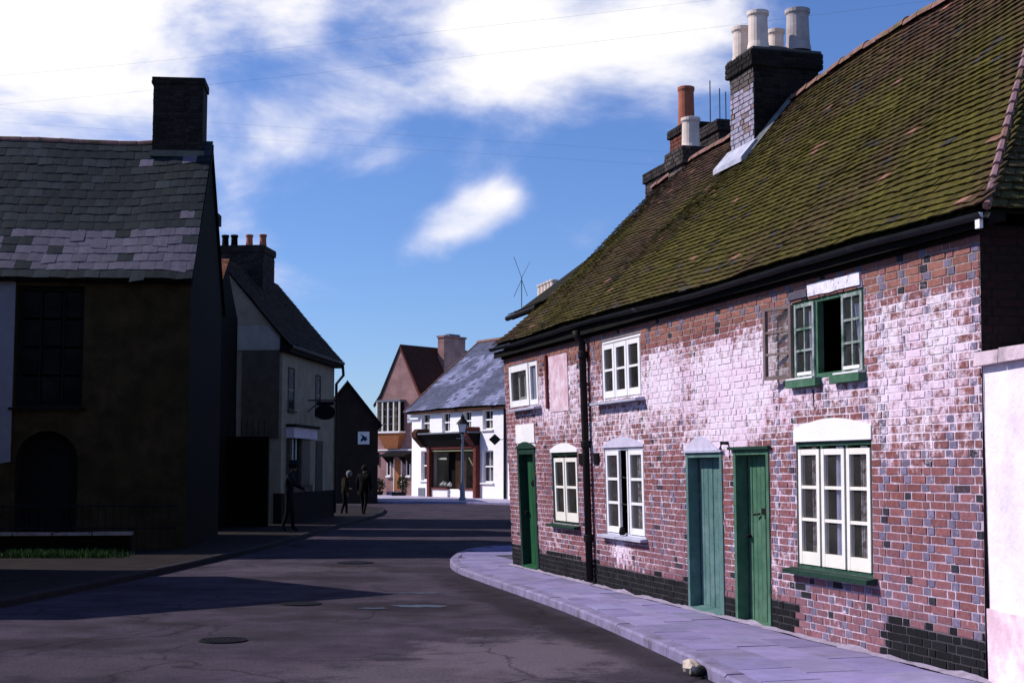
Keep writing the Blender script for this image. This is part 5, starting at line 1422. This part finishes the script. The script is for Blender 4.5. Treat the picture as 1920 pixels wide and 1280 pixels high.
for i, (a, z, r) in enumerate(((2.75, .66, .10), (2.98, .66, .14), (3.2, .66, .12), (3.45, .66, .09), (3.6, .66, .12), (5.9, .66, .08))):
    rt = root('shop_window_vase', P(a, -.15, z), ('small white vase first from the left in the shop window', 'large white vase second from the left in the shop window', 'white vase third from the left in the shop window', 'small pale vase fourth from the left in the shop window', 'pale vase nearest the shop door in the left window', 'small lone vase in the right-hand shop window')[i], 'vase', 'crockery in the shop window')
    g = G(); g.lathe(P(a, -.15, z), [(r * .5, 0), (r, r * .9), (r * .9, r * 1.5), (r * .4, r * 2.1), (r * .5, r * 2.3)], 14); part('body', g, m_white, rt, smooth=True)
g = G(); fb(g, SH, 2.2, 3.7, -.7, .03, .55, .62); fb(g, SH, 4.9, 6.25, -.7, .03, .55, .62); part('display_shelf', g, m_brown, fr_)
g = G(); fb(g, SH, .71, 1.39, .0, .03, .10, .58); part('vent_grille', g, m_metal, sh)
g = G(); g.tube([P(8.75, .08, 4.9), P(8.75, .08, .1)], .07, 8); part('downpipe', g, m_pipe, sh)
g = G(); fb(g, SH, -.05, .8, .02, .12, 4.55, 4.66); part('string_course', g, m_white, sh)
ds = root('diamond_sign', P(8.5, .5, 2.9), 'small dark diamond-shaped sign on a bracket on the white shop’s pipe', 'sign')
c = P(8.55, .55, 3.22); g = G(); g.prism([c + Vector((-.32, 0, 0)), c + Vector((0, 0, -.30)), c + Vector((.32, 0, 0)), c + Vector((0, 0, .30))], (0, .04, 0)); part('board', g, m_black, ds)
g = G(); g.tube([P(8.75, .1, 3.22), c + Vector((.1, .05, 0))], .02, 6); part('bracket', g, m_black, ds)
rt = root('television_aerial', sh_pt(6.9, 1, .1), 'small T-shaped television aerial on the ridge of the white shop', 'aerial')
b = sh_pt(6.9, 1, .1); g = G(); g.tube([b, b + Vector((0, 0, .9))], .025, 6); part('mast', g, m_alu, rt)
g = G(); g.tube([b + Vector((-.75, 0, .9)), b + Vector((.85, .1, .92))], .016, 6); part('boom', g, m_alu, rt)
g = G(); g.tube([b + Vector((-.25, 0, .98)), b + Vector((.3, 0, .98))], .02, 6); part('dipole', g, m_alu, rt)

# ---------------------------------------------------------------- street lamp
lx, ly = -2.48, 71.6
lp = root('street_lamp', (lx, ly, .1), 'grey cast-iron street lamp with glazed lantern on the pavement before the white shop', 'street lamp')
g = G(); g.lathe((lx, ly, .1), [(.17, 0), (.17, .12), (.13, .2), (.13, .75), (.09, .85), (.075, 1.4), (.06, 3.2), (.09, 3.25), (.09, 3.32), (.05, 3.38), (.05, 3.42)], 14); part('post', g, m_metal, lp)
g = G(); g.tube([(lx - .32, ly, 3.2), (lx + .32, ly, 3.2)], .02, 6); part('ladder_bar', g, m_metal, lp)
g = G(); g.hexa([(lx + sx * .13, ly + sy * .13, 3.5) for sx, sy in ((-1, -1), (1, -1), (1, 1), (-1, 1))] + [(lx + sx * .22, ly + sy * .22, 3.92) for sx, sy in ((-1, -1), (1, -1), (1, 1), (-1, 1))]); part('lantern_glass', g, M('opal_glass', (.72, .70, .70), rough=.25, var=.05, bump=0), lp)
for sx, sy in ((-1, -1), (1, -1), (1, 1), (-1, 1)):
    g = G(); g.tube([(lx + sx * .135, ly + sy * .135, 3.48), (lx + sx * .225, ly + sy * .225, 3.93)], .016, 5); part('lantern_bar', g, m_black, lp)
g = G(); g.lathe((lx, ly, 3.92), [(.34, 0), (.30, .06), (.16, .22), (.10, .28), (.10, .34), (.13, .36), (.04, .42), (.04, .48), (.0, .52)], 12); part('lantern_cap', g, m_black, lp)
g = G(); g.lathe((lx, ly, 3.48), [(.05, -.08), (.15, 0), (.15, .03)], 10); part('lantern_cradle', g, m_black, lp)

# ---------------------------------------------------------------- people in the shadow


def person(loc, heading, label, pose, jacket, trousers, hair, hat=None, bag=None, height=1.76):
    me = bpy.data.meshes.new('person'); k = height / 1.76
    J = dict(pel=(0, 0, .93), wst=(.01, 0, 1.08), chs=(.02, 0, 1.30), nkb=(.03, 0, 1.46), nk=(.045, 0, 1.53), hd=(.06, 0, 1.62), ht=(.055, 0, 1.72), nose=(.15, 0, 1.61))
    J.update(pose); names = []; E = []
    V = []; Rr = []

    def jn(n, p, r):
        names.append(n); V.append(Vector(p) * k); Rr.append(r * k); return len(V) - 1
    pel = jn('pel', J['pel'], .145); wst = jn('wst', J['wst'], .14); chs = jn('chs', J['chs'], .165); nkb = jn('nkb', J['nkb'], .085); nk = jn('nk', J['nk'], .055); hd = jn('hd', J['hd'], .092); ht = jn('ht', J['ht'], .075)
    ns = jn('nose', J['nose'], .022)
    E += [(pel, wst), (wst, chs), (chs, nkb), (nkb, nk), (nk, hd), (hd, ht), (hd, ns)]
    for sd, y in (('l', 1), ('r', -1)):
        a = jn('sh', J['sh' + sd], .068); b = jn('el', J['el' + sd], .050); c = jn('wr', J['wr' + sd], .036); h = jn('hand', J['ha' + sd], .038)
        E += [(chs, a), (a, b), (b, c), (c, h)]
        dv = (V[h] - V[c]).normalized(); sv = dv.orthogonal().normalized()
        for i, (off, ln) in enumerate(((-.027, .06), (-.009, .075), (.009, .07), (.027, .055))):
            f = jn('hand', (V[h] + dv * ln * .6 + sv * off) / k, .0095); f2 = jn('hand', (V[h] + dv * ln + sv * off + Vector((0, 0, -.015))) / k, .008); E += [(h, f), (f, f2)]
        th = jn('hand', (V[c] + (V[h] - V[c]) * .6 + sv * .045) / k, .010); E.append((h, th))
        hp = jn('hip', J['hp' + sd], .098); kn = jn('kn', J['kn' + sd], .064); an = jn('an', J['an' + sd], .046); to = jn('toe', J['to' + sd], .036)
        E += [(pel, hp), (hp, kn), (kn, an), (an, to)]
    me.from_pydata(V, E, []); ob = bpy.data.objects.new('person', me); COL.objects.link(ob)
    sk = ob.modifiers.new('s', 'SKIN'); sk.use_smooth_shade = True
    for i, r in enumerate(Rr): me.skin_vertices[0].data[i].radius = (r, r)
    me.skin_vertices[0].data[0].use_root = True
    sb = ob.modifiers.new('d', 'SUBSURF'); sb.levels = 1; sb.render_levels = 1
    dg = bpy.context.evaluated_depsgraph_get(); me2 = bpy.data.meshes.new_from_object(ob.evaluated_get(dg)); ob.modifiers.clear(); ob.data = me2; bpy.data.meshes.remove(me)
    ob.name = 'person'
    for m_ in (jacket, trousers, M('skin', (.22, .12, .085), var=.1, bump=0), m_black): me2.materials.append(m_)
    hands = [V[i] for i, n_ in enumerate(names) if n_ in ('hand',)]; feet = [V[i] for i, n_ in enumerate(names) if n_ in ('toe',)]
    for p in me2.polygons:
        c = p.center; p.use_smooth = True
        if c.z > J['nk'][2] * k - .01 and (c - V[5]).length < .24: p.material_index = 2
        elif any((c - h).length < .05 for h in hands): p.material_index = 2
        elif any((c - h).length < .11 for h in feet): p.material_index = 3
        elif c.z < J['pel'][2] * k + .02 and min((c - V[i]).length for i, n_ in enumerate(names) if n_ in ('hip', 'kn', 'an', 'pel')) < min((c - V[i]).length for i, n_ in enumerate(names) if n_ in ('wr', 'el', 'sh')): p.material_index = 1
    me2.update()
    ob.location = loc; ob.rotation_euler = (0, 0, heading); ob['label'] = label; ob['category'] = 'person'; LOC[ob.name] = Vector(loc)
    def child(nm, g, mt):
        m3 = bpy.data.meshes.new(nm); m3.from_pydata([p for p in g.v], [], g.f); m3.materials.append(mt); m3.polygons.foreach_set('use_smooth', [True] * len(m3.polygons))
        o = bpy.data.objects.new(nm, m3); COL.objects.link(o); o.parent = ob
    hv = V[5]
    g = G(); g.lathe(hv + Vector((-.018, 0, -.03)), [(.098, 0), (.112, .05), (.108, .10), (.085, .15), (.04, .178), (.0, .184)], 14, False); child('hair', g, hair)
    for yy in (-.035, .035):
        g = G(); g.lathe(hv + Vector((.088, yy, .005)), [(.0, -.011), (.010, 0), (.0, .011)], 8, False); child('eye', g, m_black)
    if hat:
        g = G(); g.lathe(hv + Vector((-.005, 0, .06)), [(.15, 0), (.155, .012), (.118, .02), (.115, .10), (.09, .125), (0, .13)], 18, False); child('hat', g, hat)
    return ob


STAND = dict(shl=(.0, .19, 1.42), shr=(.0, -.19, 1.42), ell=(-.03, .25, 1.14), elr=(-.02, -.25, 1.14), wrl=(.05, .24, .90), wrr=(.06, -.24, .90), hal=(.07, .235, .83), har=(.08, -.235, .83),
             hpl=(0, .095, .90), hpr=(0, -.095, .90), knl=(.10, .10, .50), knr=(-.02, -.10, .50), anl=(.12, .10, .085), anr=(-.14, -.10, .12), tol=(.27, .11, .035), tor=(-.02, -.11, .03))
m_j1 = M('navy_jacket', (.012, .013, .02), var=.2, bump=.1); m_j2 = M('dark_coat', (.008, .008, .009), var=.2, bump=.1); m_tr = M('dark_trousers', (.007, .007, .008), var=.2, bump=.1)
m_hr = M('dark_hair', (.02, .015, .012), bump=.1); m_j3 = M('olive_coat', (.022, .019, .008), var=.2, bump=.1)
p1 = dict(STAND); p1.update(elr=(.16, -.26, 1.20), wrr=(.36, -.22, 1.08), har=(.43, -.21, 1.05), ell=(.12, .26, 1.18), wrl=(.34, .2, 1.08), hal=(.41, .19, 1.05), nkb=(.06, 0, 1.45), nk=(.09, 0, 1.52), hd=(.12, 0, 1.61), ht=(.12, 0, 1.71), nose=(.21, 0, 1.58))
person((-5.72, 36.6, .095), 0.15, 'person in dark clothes with arms held forward, in deep shadow before the shaded pale house', p1, m_j1, m_tr, m_hr, hat=m_j1, height=1.80)
p2 = dict(STAND); p2.update(knl=(.14, .10, .52), anl=(.2, .1, .085), tol=(.34, .1, .035), knr=(-.06, -.1, .5), anr=(-.25, -.1, .14), tor=(-.13, -.1, .04))
person((-5.28, 51.0, .0), R(75), 'tall walking person in dark coat, right-hand one of the far pair in shadow', p2, m_j2, m_tr, m_hr, height=1.82)
p3 = dict(STAND); p3.update(wrl=(.22, .22, 1.0), hal=(.29, .2, 1.02), wst=(.03, 0, 1.08), chs=(.08, 0, 1.28), nkb=(.13, 0, 1.42), nk=(.16, 0, 1.49), hd=(.2, 0, 1.57), ht=(.2, 0, 1.67), nose=(.29, 0, 1.54))
person((-6.05, 51.6, .0), R(20), 'person in olive coat leaning forward, left-hand one of the far pair in shadow', p3, m_j3, m_tr, M('white_hair', (.2, .2, .2)), height=1.66)

# ---------------------------------------------------------------- small things, wires
lt = root('litter', (1.5, 12.0, 0), 'crumpled pale paper bag lying in the gutter against the kerb', 'litter')
g = G(); n = 10; vs = []
for i in range(7):
    for j in range(n):
        a = 2 * math.pi * j / n; t = i / 6; r = .075 * math.sin(.35 + 2.5 * t) * (1 + .55 * nz(i * 1.3, j * .9, 3)); vs.append(Vector((1.50 + r * math.cos(a) * 1.05, 12.06 + (t - .5) * .2, .068 + r * math.sin(a) * .9)))
g.add(vs, [(i * n + j, i * n + (j + 1) % n, (i + 1) * n + (j + 1) % n, (i + 1) * n + j) for i in range(6) for j in range(n)] + [tuple(range(n))]); part('paper', g, M('crumpled_paper', (.50, .42, .34), var=.3, scale=14, bump=.4), lt)
g = G(); g.tube([(1.50, 11.84, .03), (1.55, 11.88, .06), (1.57, 11.94, .055), (1.54, 11.99, .04)], [.02, .04, .045, .03], 8); part('wrapping', g, m_black, lt)
for x, y, h, lb in ((-20, 40, 12.6, 'timber telegraph pole left of the slate house, outside the view'), (14, 20, 10.2, 'timber telegraph pole behind the brick terrace, hidden by its roof'), (11, 42, 11, 'timber telegraph pole far behind the brick terrace')):
    rt = root('telegraph_pole', (x, y, 0), lb, 'pole'); g = G(); g.tube([(x, y, 0), (x, y, h)], [.14, .10], 10); part('shaft', g, m_brown, rt)
    g = G(); g.cbox((x, y - .12, h - .35), (1.2, .1, .1)); part('cross_arm', g, m_brown, rt)


def wire(a, b, sag, label):
    a, b = Vector(a), Vector(b); g = G(); n = 24
    g.tube([a + (b - a) * (i / n) - Vector((0, 0, sag * 4 * (i / n) * (1 - i / n))) for i in range(n + 1)], .0015, 4); part('overhead_wire', g, M('wire', (.12, .12, .14), bump=0, var=.05), label=label, cat='wire', group='telephone wires across the street')


wire((-20, 39.9, 12.3), (11, 41.9, 12.0 - 1.3), .0, 'upper of the two level wires crossing the sky behind the chimneys')
wire((-20, 39.9, 11.9), (11, 41.9, 10.3), .0, 'lower of the two level wires crossing the sky behind the chimneys')
wire((-20, 39.9, 12.45), (14, 20, 9.9), .25, 'upper of the two sloping wires crossing the sky at top left')
wire((-20, 39.9, 11.6), (14, 20, 9.5), .25, 'lower of the two sloping wires crossing the sky at top left')
